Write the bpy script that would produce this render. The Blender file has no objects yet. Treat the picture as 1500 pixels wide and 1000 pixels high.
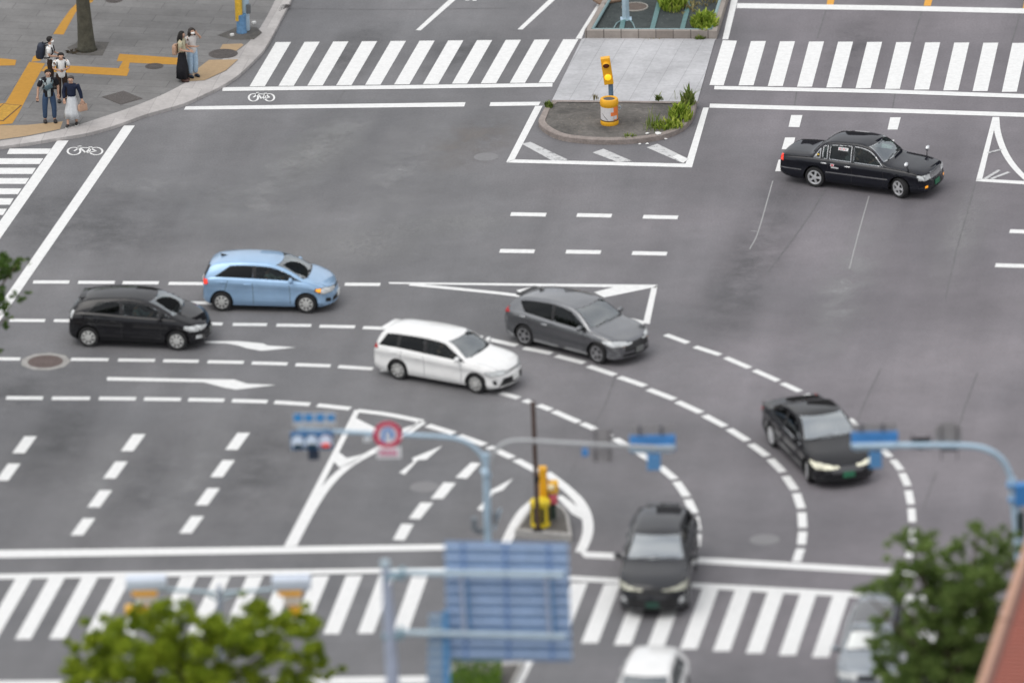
import bpy, bmesh, math, random
from mathutils import Vector, Matrix
R = math.radians
rnd = random.Random(7)
scn = bpy.context.scene
COL = scn.collection

# ------------------------------------------------------------------ camera
TH, ROLL, FPX = R(20.4), R(-1.5), 16200.0
DIST = FPX / 50.0
CAM = Vector((0, -DIST*math.cos(TH), DIST*math.sin(TH)))
_fw = Vector((0, math.cos(TH), -math.sin(TH)))
_rt0, _up0 = Vector((1, 0, 0)), Vector((0, math.sin(TH), math.cos(TH)))
_rt = _rt0*math.cos(ROLL) + _up0*math.sin(ROLL)
_up = -_rt0*math.sin(ROLL) + _up0*math.cos(ROLL)
def _ray(px, py): return _fw*FPX + _rt*(px-750) + _up*(500-py)
def G(px, py, z=0.0):
    """surveyed spot -> world point on the horizontal plane at height z"""
    d = _ray(px, py); t = (z-CAM.z)/d.z
    return CAM + d*t
def W(px, py, Y):
    """surveyed spot -> world point on the upright plane at depth Y"""
    d = _ray(px, py); t = (Y-CAM.y)/d.y
    return CAM + d*t
def proj(p):
    d = Vector(p)-CAM; k = FPX/d.dot(_fw)
    return 750+d.dot(_rt)*k, 500-d.dot(_up)*k
cd = bpy.data.cameras.new('camera'); cam = bpy.data.objects.new('camera', cd); COL.objects.link(cam)
cam.matrix_world = Matrix(((_rt.x, _up.x, -_fw.x, CAM.x), (_rt.y, _up.y, -_fw.y, CAM.y), (_rt.z, _up.z, -_fw.z, CAM.z), (0, 0, 0, 1)))
cd.sensor_width = 36; cd.lens = FPX/1500*36
cd.clip_start = 1; cd.clip_end = 5000
cd.dof.use_dof = True
cd.dof.focus_distance = (G(750, 170)-CAM).dot(_fw)
cd.dof.aperture_fstop = cd.lens/1000/1.5
scn.camera = cam
scn.view_settings.view_transform = 'Standard'; scn.view_settings.look = 'None'
scn.view_settings.exposure = 0; scn.view_settings.gamma = 1

# ------------------------------------------------------------------ materials
_M = {}
def nt(name):
    m = bpy.data.materials.new(name); m.use_nodes = True
    n = m.node_tree.nodes; n.clear()
    o = n.new('ShaderNodeOutputMaterial'); b = n.new('ShaderNodeBsdfPrincipled')
    m.node_tree.links.new(b.outputs[0], o.inputs[0])
    return m, n, m.node_tree.links, b, o
def pos(n, l, sc=(1, 1, 1), rz=0.0, obj=False):
    g = n.new('ShaderNodeTexCoord' if obj else 'ShaderNodeNewGeometry'); mp = n.new('ShaderNodeMapping')
    mp.inputs['Scale'].default_value = sc; src = g.outputs['Object' if obj else 'Position']
    if rz:
        m0 = n.new('ShaderNodeMapping'); m0.inputs['Rotation'].default_value = (0, 0, rz); l.new(src, m0.inputs['Vector']); src = m0.outputs[0]
    l.new(src, mp.inputs['Vector']); return mp.outputs[0]
def noise(n, l, vec, scale, detail=4, rough=.6):
    t = n.new('ShaderNodeTexNoise'); t.inputs['Scale'].default_value = scale
    t.inputs['Detail'].default_value = detail; t.inputs['Roughness'].default_value = rough
    l.new(vec, t.inputs['Vector']); return t.outputs['Fac']
def ramp(n, l, fac, stops):
    r = n.new('ShaderNodeValToRGB'); e = r.color_ramp.elements
    while len(e) < len(stops): e.new(.5)
    for q, (p, c) in zip(e, stops):
        q.position = p; q.color = (c[0], c[1], c[2], 1) if not isinstance(c, (int, float)) else (c, c, c, 1)
    l.new(fac, r.inputs[0]); return r.outputs[0]
def mix(n, l, a, b, fac, mode='MIX'):
    x = n.new('ShaderNodeMixRGB'); x.blend_type = mode
    for s, v in ((1, a), (2, b), (0, fac)):
        if hasattr(v, 'links'): l.new(v, x.inputs[s])
        elif isinstance(v, (int, float)): x.inputs[s].default_value = v if s == 0 else (v, v, v, 1)
        else: x.inputs[s].default_value = (*v, 1)
    return x.outputs[0]
def bump(n, l, b, h, strength, dist=.02):
    u = n.new('ShaderNodeBump'); u.inputs['Strength'].default_value = strength; u.inputs['Distance'].default_value = dist
    l.new(h, u.inputs['Height']); l.new(u.outputs[0], b.inputs['Normal'])
def sm(name, col, rough=.5, metal=0.0, var=.12, scale=9.0, spec=.5, coat=0.0, emit=0.0, bmp=0.0):
    """plain painted / plastic / cloth surface with a little mottling"""
    if name in _M: return _M[name]
    m, n, l, b, o = nt(name)
    f = noise(n, l, pos(n, l, obj=True), scale, 5, .65)
    lo = tuple(c*(1-var) for c in col); hi = tuple(min(1, c*(1+var)) for c in col)
    c = ramp(n, l, f, [(.3, lo), (.7, hi)])
    l.new(c, b.inputs['Base Color'])
    b.inputs['Roughness'].default_value = rough; b.inputs['Metallic'].default_value = metal
    b.inputs['Specular IOR Level'].default_value = spec
    if coat: b.inputs['Coat Weight'].default_value = coat; b.inputs['Coat Roughness'].default_value = .04
    if emit:
        l.new(c, b.inputs['Emission Color']); b.inputs['Emission Strength'].default_value = emit
    if bmp: bump(n, l, b, f, bmp)
    _M[name] = m; return m
def road_mat():
    m, n, l, b, o = nt('asphalt')
    p = pos(n, l)
    _sd = G(505, 470)-G(465, 570); streak = noise(n, l, pos(n, l, (.045, .46, 1), -math.atan2(_sd.y, _sd.x)), 1.0, 3, .55)      # wheel paths
    cross = noise(n, l, pos(n, l, (.03, .16, 1), R(-3)), 1.0, 2, .5)
    patch = noise(n, l, p, .11, 5, .62)
    mid = noise(n, l, p, 1.3, 6, .7)
    fine = noise(n, l, p, 15, 4, .8)
    a = ramp(n, l, patch, [(.30, (.143, .144, .151)), (.70, (.204, .200, .206))])
    a = mix(n, l, a, ramp(n, l, streak, [(.34, .84), (.66, 1.13)]), .8, 'MULTIPLY')
    a = mix(n, l, a, ramp(n, l, cross, [(.33, .84), (.66, 1.14)]), .7, 'MULTIPLY')
    a = mix(n, l, a, ramp(n, l, mid, [(.3, .90), (.7, 1.07)]), .8, 'MULTIPLY')
    a = mix(n, l, a, ramp(n, l, fine, [(.3, .78), (.72, 1.20)]), .9, 'MULTIPLY')
    # the lanes on the far right and in front carry a warmer, faintly mauve top layer
    sx = n.new('ShaderNodeSeparateXYZ'); l.new(p, sx.inputs[0])
    ad = n.new('ShaderNodeMath'); ad.operation = 'MULTIPLY_ADD'; ad.inputs[1].default_value = .045; ad.inputs[2].default_value = .28
    l.new(sx.outputs[0], ad.inputs[0])
    wob = n.new('ShaderNodeMath'); wob.operation = 'MULTIPLY_ADD'; wob.inputs[1].default_value = .6
    l.new(patch, wob.inputs[0]); l.new(ad.outputs[0], wob.inputs[2])
    k = ramp(n, l, wob.outputs[0], [(.55, 0.0), (1.0, 1.0)])
    a = mix(n, l, a, mix(n, l, a, (1.045, .985, 1.022), 1.0, 'MULTIPLY'), k)
    spots = n.new('ShaderNodeTexVoronoi'); spots.inputs['Scale'].default_value = 2.2; l.new(p, spots.inputs['Vector'])
    a = mix(n, l, a, (.32, .32, .32), ramp(n, l, spots.outputs['Distance'], [(.0, .55), (.035, 0.0)]))
    l.new(a, b.inputs['Base Color'])
    b.inputs['Roughness'].default_value = .82; b.inputs['Specular IOR Level'].default_value = .3
    bump(n, l, b, fine, .35, .012)
    return m
def paint_mat(name, col, wear, rough=.6):
    m, n, l, b, o = nt(name)
    p = pos(n, l)
    f = noise(n, l, p, 5.5, 7, .78); g = noise(n, l, p, .9, 3, .6)
    fine = noise(n, l, p, 45, 2, .6)
    s = n.new('ShaderNodeMath'); s.operation = 'MULTIPLY_ADD'; s.inputs[1].default_value = .45; l.new(g, s.inputs[0]); l.new(f, s.inputs[2])
    k = ramp(n, l, s.outputs[0], [(.30+wear, 1.0), (.40+wear, 0.0)])
    c = mix(n, l, tuple(x*.86 for x in col), col, ramp(n, l, f, [(.35, 0.0), (.6, 1.0)]))
    c = mix(n, l, c, (.17, .17, .175), k)
    c = mix(n, l, c, ramp(n, l, fine, [(.3, .93), (.7, 1.03)]), 1.0, 'MULTIPLY')
    l.new(c, b.inputs['Base Color']); b.inputs['Roughness'].default_value = rough
    return m
def paving_mat(name, c0, c1, bw, bh, rz, joint=.5, mortar=.012):
    m, n, l, b, o = nt(name)
    p = pos(n, l)
    t = n.new('ShaderNodeTexBrick'); l.new(pos(n, l, (1, 1, 1), rz), t.inputs['Vector'])
    t.inputs['Scale'].default_value = 1; t.inputs['Brick Width'].default_value = bw; t.inputs['Row Height'].default_value = bh
    t.inputs['Mortar Size'].default_value = mortar; t.inputs['Mortar Smooth'].default_value = .3
    t.inputs['Color1'].default_value = (*c0, 1); t.inputs['Color2'].default_value = (*c1, 1)
    t.inputs['Mortar'].default_value = (*[x*joint for x in c0], 1)
    a = mix(n, l, t.outputs['Color'], ramp(n, l, noise(n, l, p, .55, 6, .7), [(.3, .72), (.7, 1.14)]), .85, 'MULTIPLY')
    a = mix(n, l, a, ramp(n, l, noise(n, l, p, 7, 5, .75), [(.3, .84), (.7, 1.08)]), .8, 'MULTIPLY')
    l.new(a, b.inputs['Base Color']); b.inputs['Roughness'].default_value = .85; b.inputs['Specular IOR Level'].default_value = .25
    bump(n, l, b, t.outputs['Fac'], -.25, .01)
    return m
def ground_mat(name, c0, c1, scale=2.0, spots=None):
    m, n, l, b, o = nt(name)
    p = pos(n, l)
    a = ramp(n, l, noise(n, l, p, scale, 7, .75), [(.3, c0), (.7, c1)])
    a = mix(n, l, a, ramp(n, l, noise(n, l, p, scale*11, 4, .7), [(.3, .7), (.7, 1.2)]), .8, 'MULTIPLY')
    if spots:
        v = n.new('ShaderNodeTexVoronoi'); v.inputs['Scale'].default_value = 6; l.new(p, v.inputs['Vector'])
        a = mix(n, l, a, spots, ramp(n, l, v.outputs['Distance'], [(.08, .8), (.16, 0.0)]))
    l.new(a, b.inputs['Base Color']); b.inputs['Roughness'].default_value = .9
    bump(n, l, b, noise(n, l, p, scale*8, 4, .7), .5, .03)
    return m
def leaf_mat(name, c0, c1, c2):
    m, n, l, b, o = nt(name)
    oi = n.new('ShaderNodeNewGeometry')
    f = noise(n, l, pos(n, l), 1.6, 3, .6)
    s = n.new('ShaderNodeMath'); s.operation = 'MULTIPLY_ADD'; s.inputs[1].default_value = .45; l.new(oi.outputs['Random Per Island'], s.inputs[0])
    h = n.new('ShaderNodeMath'); h.operation = 'MULTIPLY'; h.inputs[1].default_value = .75; l.new(f, h.inputs[0]); l.new(h.outputs[0], s.inputs[2])
    c = ramp(n, l, s.outputs[0], [(.3, c0), (.6, c1), (.85, c2)])
    l.new(c, b.inputs['Base Color']); b.inputs['Roughness'].default_value = .8; b.inputs['Specular IOR Level'].default_value = .15
    t = n.new('ShaderNodeBsdfTranslucent'); l.new(c, t.inputs[0])
    x = n.new('ShaderNodeMixShader'); x.inputs[0].default_value = .35
    l.new(b.outputs[0], x.inputs[1]); l.new(t.outputs[0], x.inputs[2]); l.new(x.outputs[0], o.inputs[0])
    return m
def glass_mat(name, tint, fres=1.5, bias=.0):
    """thin window glass: tinted see-through pane with a mirror-like coat"""
    m, n, l, b, o = nt(name); n.remove(b)
    t = n.new('ShaderNodeBsdfTransparent'); t.inputs[0].default_value = (*tint, 1)
    g = n.new('ShaderNodeBsdfGlossy'); g.inputs['Roughness'].default_value = .03; g.inputs[0].default_value = (.92, .97, 1, 1)
    fr = n.new('ShaderNodeFresnel'); fr.inputs[0].default_value = fres
    ad = n.new('ShaderNodeMath'); ad.operation = 'ADD'; ad.use_clamp = True; ad.inputs[1].default_value = bias; l.new(fr.outputs[0], ad.inputs[0])
    x = n.new('ShaderNodeMixShader'); l.new(ad.outputs[0], x.inputs[0]); l.new(t.outputs[0], x.inputs[1]); l.new(g.outputs[0], x.inputs[2])
    l.new(x.outputs[0], o.inputs[0]); return m
def car_paint(name, col, metal=.0, rough=.35, coat=1.0):
    m, n, l, b, o = nt(name)
    p = pos(n, l, obj=True)
    f = noise(n, l, p, 3.0, 5, .6)
    sx = n.new('ShaderNodeSeparateXYZ'); l.new(p, sx.inputs[0])
    dirt = ramp(n, l, sx.outputs[2], [(.18, .5), (.55, 0.0)])              # road film on the lower body
    c = ramp(n, l, f, [(.3, tuple(x*.95 for x in col)), (.7, tuple(min(1, x*1.04) for x in col))])
    c = mix(n, l, c, tuple(.018+.7*x for x in col), mix(n, l, 0.0, dirt, ramp(n, l, f, [(.3, .1), (.7, .45)])))
    l.new(c, b.inputs['Base Color'])
    b.inputs['Metallic'].default_value = metal; b.inputs['Roughness'].default_value = rough
    b.inputs['Coat Weight'].default_value = coat; b.inputs['Coat Roughness'].default_value = .04; b.inputs['Coat IOR'].default_value = 1.48; b.inputs['Specular IOR Level'].default_value = .0 if max(col) < .05 else .15
    return m

ASPHALT = road_mat()
WHITE = paint_mat('road_paint_white', (.80, .80, .79), .045)
WORN = paint_mat('road_paint_worn', (.58, .58, .58), .29)
ORANGE = paint_mat('road_paint_orange', (.75, .36, .04), .05)
TACTILE = paint_mat('tactile_yellow', (.50, .25, .025), .16, .8)
TAN = paint_mat('tactile_faded', (.42, .295, .17), .10, .8)
PAVE = paving_mat('sidewalk_blocks', (.188, .184, .182), (.218, .213, .210), 1.9, .62, R(12), .68)
_td = (G(938, 57)-G(885, 148)); TILE = paving_mat('island_tiles', (.47, .47, .485), (.50, .50, .515), 2.3, .62, -math.atan2(_td.y, _td.x), .74, .010)
KERB = paving_mat('kerb_stone', (.44, .415, .405), (.52, .495, .48), .62, 3.0, R(10), .86, .012)
KERB2 = ground_mat('old_kerb', (.20, .17, .155), (.36, .31, .285), 3.0)
SOIL = ground_mat('dark_soil', (.055, .052, .048), (.15, .14, .13), 1.1, (.20, .17, .12))
CONC = ground_mat('concrete', (.33, .32, .31), (.46, .45, .43), 1.5)
IRON = ground_mat('cast_iron', (.07, .062, .06), (.125, .11, .105), 6.0)
SEAM = ground_mat('crack_filler', (.11, .109, .113), (.19, .187, .19), 3.0)
SCRATCH = paint_mat('faint_scratch', (.36, .36, .36), .20)
GLASS = glass_mat('clear_car_glass', (.38, .45, .43), 1.42, .0)
WSGLASS = glass_mat('windscreen_glass', (.50, .60, .57), 1.6, .18)
WSBRIGHT = glass_mat('bright_windscreen', (.50, .60, .57), 1.6, .34)  # flat extra reflection added to make these windscreens look bright
DARKGLASS = glass_mat('privacy_glass', (.035, .04, .045), 1.38, .0)
BLACK = sm('black_trim', (.012, .012, .013), .45)
RUBBER = sm('rubber', (.018, .018, .019), .8)
SILVER = sm('alloy', (.70, .71, .72), .3, .5); SILVERD = sm('alloy_grey', (.36, .36, .37), .32, .6)
HUBCAP = sm('hub_cap', (.62, .62, .60), .38, .35)
CHROME = sm('chrome', (.75, .76, .77), .12, 1.0, .03)
LENS = sm('lamp_lens', (.60, .62, .62), .12, .25, .22, 5, spec=.8, coat=1, emit=.06)  # faint glow added in place of light caught by the reflectors
LENSLIT = sm('lamp_lens_lit', (.80, .78, .62), .2, 0, .25, 5, emit=.22)
AMBER = sm('amber_lens', (.95, .36, .02), .25, 0, .03, emit=.7)
REDLENS = sm('red_lens', (.50, .012, .015), .2, 0, .1, coat=1)
REDLIT = sm('red_lens_lit', (.95, .05, .03), .2, 0, .05, emit=.8)
CABIN = sm('cabin_trim', (.035, .035, .038), .8)
SEATM = sm('seat_cloth', (.07, .07, .075), .9)
SEATG = sm('seat_cover_grey', (.34, .35, .37), .9)
PLATE = sm('number_plate', (.75, .76, .74), .5)
GALV = sm('painted_steel_blue_grey', (.40, .53, .64), .45, .1, .12, 4)
BLUEBOX = sm('signal_blue', (.055, .22, .52), .42, 0, .15, 4)
GREYBACK = sm('sign_back_grey', (.30, .29, .295), .6, .1)
YEL = sm('safety_orange_yellow', (.80, .40, .015), .45, 0, .1)
YEL2 = sm('guard_yellow', (.75, .56, .02), .5, 0, .12)
RUST = sm('rusty_post', (.075, .045, .035), .85, 0, .4, 12)
SKIN = sm('skin', (.50, .30, .21), .6, 0, .05)
HAIR = sm('black_hair', (.010, .008, .007), .75, 0, .3, 30)
BARK = ground_mat('bark', (.050, .048, .036), (.115, .11, .08), 5.0)
WOOD = ground_mat('twig_bark', (.06, .045, .03), (.13, .10, .07), 6.0)

# ------------------------------------------------------------------ mesh helpers
def tag(o, label=None, cat=None, group=None, kind=None):
    if label: o['label'] = label
    if cat: o['category'] = cat
    if group: o['group'] = group
    if kind: o['kind'] = kind
    return o
def obj(name, bm, mats, parent=None, smooth=False, angle=None):
    if not isinstance(mats, (list, tuple)): mats = [mats]
    me = bpy.data.meshes.new(name)
    bm.normal_update(); bm.to_mesh(me); bm.free()
    for m in mats: me.materials.append(m)
    if smooth:
        me.polygons.foreach_set('use_smooth', [True]*len(me.polygons))
        if angle: me.set_sharp_from_angle(angle=R(angle))
    o = bpy.data.objects.new(name, me); COL.objects.link(o)
    if parent: o.parent = parent
    return o
def empty(name, loc=(0, 0, 0), rz=0.0):
    o = bpy.data.objects.new(name, None); COL.objects.link(o)
    o.location = loc; o.rotation_euler = (0, 0, rz); o.empty_display_size = .2
    return o
def nb(): return bmesh.new()
def copy_tree(o, parent=None):
    c = o.copy(); COL.objects.link(c)
    if parent: c.parent = parent
    for ch in list(o.children): copy_tree(ch, c)
    return c
def box(bm, c, s, rz=0.0, bev=0.0, mi=0, mat=None):
    M = Matrix.Translation(c) @ Matrix.Rotation(rz, 4, 'Z')
    if mat is not None: M = mat @ M
    r = bmesh.ops.create_cube(bm, size=1, matrix=M @ Matrix.Diagonal((*s, 1)))
    fs = list({f for v in r['verts'] for f in v.link_faces})
    for f in fs: f.material_index = mi
    if bev:
        es = list({e for v in r['verts'] for e in v.link_edges})
        k = bmesh.ops.bevel(bm, geom=es, offset=bev, segments=2, affect='EDGES', profile=.6)
        for f in k['faces']: f.material_index = mi
def tube(bm, pts, rads, seg=10, cap=True, mi=0):
    pts = [Vector(p) for p in pts]
    if not isinstance(rads, (list, tuple)): rads = [rads]*len(pts)
    rings = []; prev = None
    for i, p in enumerate(pts):
        t = (pts[min(i+1, len(pts)-1)]-pts[max(i-1, 0)]).normalized()
        a = prev if prev is not None else (Vector((0, 0, 1)) if abs(t.z) < .9 else Vector((1, 0, 0)))
        u = (a - t*a.dot(t)).normalized(); v = t.cross(u); prev = u
        rings.append([bm.verts.new(p+(u*math.cos(k*math.tau/seg)+v*math.sin(k*math.tau/seg))*rads[i]) for k in range(seg)])
    for a, b in zip(rings, rings[1:]):
        for k in range(seg):
            bm.faces.new((a[k], a[(k+1) % seg], b[(k+1) % seg], b[k])).material_index = mi
    if cap:
        bm.faces.new(rings[0][::-1]).material_index = mi; bm.faces.new(rings[-1]).material_index = mi
def lathe(bm, prof, seg=32, M=Matrix(), mi=0, mis=None):
    """prof: (r, h) pairs turned about local z"""
    rings = []
    for r, h in prof:
        if r < 1e-6: rings.append([bm.verts.new(M @ Vector((0, 0, h)))])
        else: rings.append([bm.verts.new(M @ Vector((r*math.cos(k*math.tau/seg), r*math.sin(k*math.tau/seg), h))) for k in range(seg)])
    for i, (a, b) in enumerate(zip(rings, rings[1:])):
        for k in range(seg):
            k2 = (k+1) % seg
            vs = [a[0] if len(a) == 1 else a[k]]
            if len(a) > 1: vs.append(a[k2])
            if len(b) > 1: vs += [b[k2], b[k]]
            else: vs.append(b[0])
            if len(vs) > 2:
                bm.faces.new(vs).material_index = mis[i] if mis else mi
def ball(bm, c, s, seg=14, mi=0, M=Matrix()):
    r = bmesh.ops.create_uvsphere(bm, u_segments=seg, v_segments=max(6, seg*2//3), radius=1, matrix=M @ Matrix.Translation(c) @ Matrix.Diagonal((*s, 1)))
    for f in {f for v in r['verts'] for f in v.link_faces}: f.material_index = mi
def flat(bm, pts, mi=0):
    """one flat polygon from world points, facing up"""
    vs = [bm.verts.new(p) for p in pts]
    f = bm.faces.new(vs); f.material_index = mi; f.normal_update()
    if f.normal.z < 0: f.normal_flip()
    if len(pts) > 4: bmesh.ops.triangulate(bm, faces=[f])
def slab(bm, pts, z0, z1, mi_top=0, mi_side=0):
    """prism over a polygon of world points"""
    a = [bm.verts.new((p[0], p[1], z1)) for p in pts]; b = [bm.verts.new((p[0], p[1], z0)) for p in pts]
    f = bm.faces.new(a); f.normal_update(); up = f.normal.z > 0
    f.material_index = mi_top
    if not up: f.normal_flip()
    n = len(pts)
    for i in range(n):
        q = [a[i], b[i], b[(i+1) % n], a[(i+1) % n]]
        bm.faces.new(q if up else q[::-1]).material_index = mi_side
def spline(pts, n=6):
    """Catmull-Rom through 2-D or 3-D points"""
    P = [Vector(p) for p in pts]; P = [2*P[0]-P[1]]+P+[2*P[-1]-P[-2]]
    out = []
    for i in range(1, len(P)-2):
        for k in range(n):
            t = k/n
            out.append(.5*((2*P[i])+(P[i+1]-P[i-1])*t+(2*P[i-1]-5*P[i]+4*P[i+1]-P[i+2])*t*t+(3*P[i]-P[i-1]-3*P[i+1]+P[i+2])*t*t*t))
    out.append(P[-2]); return out
def ribbon(bm, pts, w, z=0.0):
    """painted line of width w (m) along world points"""
    P = [Vector((p[0], p[1], z)) for p in pts]; L = []; Rr = []
    for i, p in enumerate(P):
        t = (P[min(i+1, len(P)-1)]-P[max(i-1, 0)]).normalized(); s = Vector((-t.y, t.x, 0))*(w/2)
        L.append(bm.verts.new(p+s)); Rr.append(bm.verts.new(p-s))
    for i in range(len(P)-1):
        f = bm.faces.new((L[i], Rr[i], Rr[i+1], L[i+1])); f.normal_update()
        if f.normal.z < 0: f.normal_flip()
# ------------------------------------------------------------------ ground and road markings
def st(name, bm, m): return tag(obj(name, bm, m), kind='structure')
b = nb(); N = 24
for i in range(N):                                                   # road surface, out to the horizon
    for j in range(N):
        x0, x1 = -1800+3600*i/N, -1800+3600*(i+1)/N; y0, y1 = -1800+3600*j/N, -1800+3600*(j+1)/N
        flat(b, [(x0, y0, 0), (x1, y0, 0), (x1, y1, 0), (x0, y1, 0)])
bmesh.ops.remove_doubles(b, verts=b.verts, dist=.01)
st('road', b, ASPHALT)
Z1, Z2, Z3 = .005, .009, .013
def quads(name, L, m=None, z=Z2):
    b = nb()
    for q in L: flat(b, [G(x, y, z) for x, y in q])
    return st(name, b, m or WHITE)
def dashes(name, L, w, z=Z2, m=None):
    b = nb()
    for x0, y0, x1, y1 in L:
        p, q = G(x0, y0, z), G(x1, y1, z); d = (q-p).normalized(); s = Vector((-d.y, d.x, 0))*w/2
        flat(b, [p+s, q+s, q-s, p-s])
    return st(name, b, m or WHITE)
def lines(name, L, w, z=Z2, m=None, n=8):
    b = nb()
    for pts in L:
        pp = [G(x, y, z) for x, y in pts]
        ribbon(b, spline(pp, n) if len(pp) > 2 else pp, w, z)
    return st(name, b, m or WHITE)
# far crossing, left carriageway
def stripe_row(tops, bots, wt, wb): return [[t, (t[0]+wt, t[1]-.2), (c[0]+wb, c[1]-.2), c] for t, c in zip(tops, bots)]
quads('crosswalk_far', stripe_row([(404+42.1*i, 62-.4*i) for i in range(11)], [(365.4+42.35*i, 126.8-.55*i) for i in range(11)], 22.3, 22.5) +
      [[(1058.7, 59.2), (1079.5, 60), (1060, 125.3), (1039.2, 124.8)]] +
      stripe_row([(1100+42.55*i, 60.6+.3*i) for i in range(12)], [(1081.8+42.85*i, 125.4+1.05*i) for i in range(12)], 22, 22))
quads('crosswalk_edge_line', [[(326, 128), (325.5, 133.6), (570, 130.7), (809, 127.3), (809.6, 121.8), (570, 125.3)],
      [(1046.7, 126), (1046, 131.2), (1300, 137), (1560, 146), (1560, 140), (1300, 131.4)]], z=Z3)
quads('stop_line', [[(272, 156), (269.5, 161), (500, 158.4), (680, 156.3), (682, 150), (500, 152.6)], [(718.7, 150), (716.8, 155.7), (789, 154.7), (792, 149.3)],
      [(1040, 152), (1039.2, 158), (1280, 164.3), (1560, 173.5), (1560, 167.3), (1280, 158.3)],
      [(1080, 5), (1079, 12.3), (1300, 15.4), (1560, 21.5), (1560, 14), (1300, 8.3)]])
# crossing on the left
rows = [(10, 75, 217.8, 225.7), (0, 63.5, 232, 240.5), (0, 52.7, 246, 255), (0, 42.7, 261, 269.5), (0, 31.6, 276, 284.6), (0, 20, 290.5, 300), (0, 10, 305.7, 315)]
quads('crosswalk_left', [[(x0-(0 if i == 0 else 70)+4, y0), (x1, y0), (x1-5.5, y1), (x0-(0 if i == 0 else 70), y1)] for i, (x0, x1, y0, y1) in enumerate(rows)])
quads('cycle_crossing_line', [[(83.8, 206), (100.5, 206), (-40, 407), (-40, 380)], [(181.5, 184), (197.5, 184), (-30, 513), (-30, 489)]])
# box around the refuge
quads('refuge_outline', [[(784, 155.2), (795, 155.2), (754, 233.4), (1012, 240), (1013.4, 245.2), (741.3, 238)][0:3]+[(741.3, 238)],
      [(754.2, 233.6), (1004, 239.8), (1013.4, 245.3), (741.8, 238.2)], [(1030, 157.8), (1038.3, 157.8), (1013.6, 245.3), (1004.2, 239.9)]])
quads('worn_hatching', [[(764, 210.7), (777, 208), (835, 235.4), (808, 235)], [(868, 223.5), (884, 218), (926, 236), (904, 237.4)], [(947, 216), (963, 210.7), (1009, 233), (1000, 239)]], WORN)
quads('hatching_fresh', [[(985, 229.5), (993, 226), (1008, 233), (1001, 239)]], z=Z3)
# lane lines of the far arms
quads('lane_line_far', [[(690, -30), (701.5, -30), (616.5, 44.8), (609, 44.5)], [(835, -30), (846, -30), (765.5, 43.5), (758, 43.4)],
      [(900, -33), (909, -33), (857, 43), (852, 57), (843, 57)], [(1078, -30), (1088, -30), (1066.7, 58), (1058, 58)]])
quads('approach_lines', [[(1159, 168.7), (1175.5, 168.7), (1171, 186.5), (1155, 186)], [(1304, 172), (1319.5, 172), (1314.7, 190), (1300, 190)],
      [(1150, 201.5), (1165, 201.5), (1160.5, 218.8), (1145, 218.8)], [(1294, 205), (1310, 205), (1305.5, 222), (1289, 222)],
      [(1140.5, 234), (1156, 234), (1151, 251), (1135.5, 251)]])
quads('orange_lines', [[(1216, -30), (1227, -30), (1221, 7), (1211, 7)], [(1361, -25), (1372, -25), (1363.5, 9), (1353, 9)], [(1506, -20), (1517, -20), (1509, 13), (1498, 13)]], ORANGE)
quads('road_lettering', [[(683, -6), (689, -6), (687.5, 1), (681.5, 1)], [(693, -6), (699, -6), (698, 1.4), (692, 1.4)]])
# right hand gore
quads('gore_line_right', [[(1454, 171.5), (1460.5, 171.5), (1438.5, 264), (1429.5, 265)], [(1431, 261.5), (1560, 268.5), (1560, 274), (1429.5, 265.5)]])
lines('gore_curve_right', [[(1459, 171.6), (1461.3, 192.7), (1469, 216.7), (1481, 238), (1500, 259), (1530, 283)]], .20, Z3)
lines('worn_gore_hatch', [[(1447, 224), (1466, 219)], [(1443, 262), (1464, 249)], [(1452, 262), (1478, 252)]], .12, Z3, WORN)
# dashes in the middle of the junction
dashes('guide_dashes', [(748, 313.6, 800, 314.6), (845, 315, 896, 316), (942, 317.5, 993, 318.5), (732, 367.4, 783, 368.2), (829, 368.6, 880, 369.4), (926, 370.6, 977, 371.6),
       (1479, 338.6, 1530, 340), (1458, 388.4, 1510, 389.8), (-10, 412.5, 36, 413)][:8], .33)
# turning lanes (five dashed rows)
row1 = [(48.5, 413, 101.5, 413), (114.5, 413.4, 168, 413.6), (179.5, 414, 232.5, 414.2), (247, 415, 300, 415.4), (439, 416, 490, 416.3), (505, 416.3, 557, 416.6)]
row2 = [(-52, 468.5, -3, 469), (14, 469, 66, 469.4), (79, 469.4, 128, 470), (272, 443.2, 318, 443.8), (262, 473, 326, 474.4), (341, 475, 391, 475.4), (405, 476, 456, 476.6), (468, 477.6, 520, 478.6),
        (531.7, 479.6, 580, 481.4), (592, 482, 640, 485), (655, 487, 706, 494), (717, 497, 757, 506), (767, 509.5, 808, 517.5), (815, 521, 856, 531.5), (862, 536, 901, 549), (907, 552, 945, 565),
        (950, 570, 988, 584.5), (992, 588, 1027, 604), (1032, 608, 1062, 624), (1068, 628, 1095, 645), (1100, 650, 1124, 667.5), (1128.5, 672, 1147, 691), (1150.5, 697, 1164.5, 717),
        (1166.5, 722, 1174, 744), (1174.5, 750, 1176, 772.5), (1176, 778, 1174, 797), (1173, 803, 1166.5, 822)]
row3 = [(975, 490, 1008, 502), (1018, 507.5, 1055, 519.5), (1063, 523.5, 1098, 538.5), (1105, 542, 1140, 557.5), (1146, 561, 1172, 573), (1180, 577, 1206, 591), (1214, 596, 1236, 609), (1243, 613, 1262, 629), (1268, 634, 1286, 651),
        (1293, 658, 1304, 669), (1308, 673, 1320, 688), (1321.5, 692.5, 1330, 711), (1330.5, 718, 1334.5, 738), (1335, 744, 1336.5, 764), (1336.5, 774, 1336, 793), (1335, 799, 1331, 816)]
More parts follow.
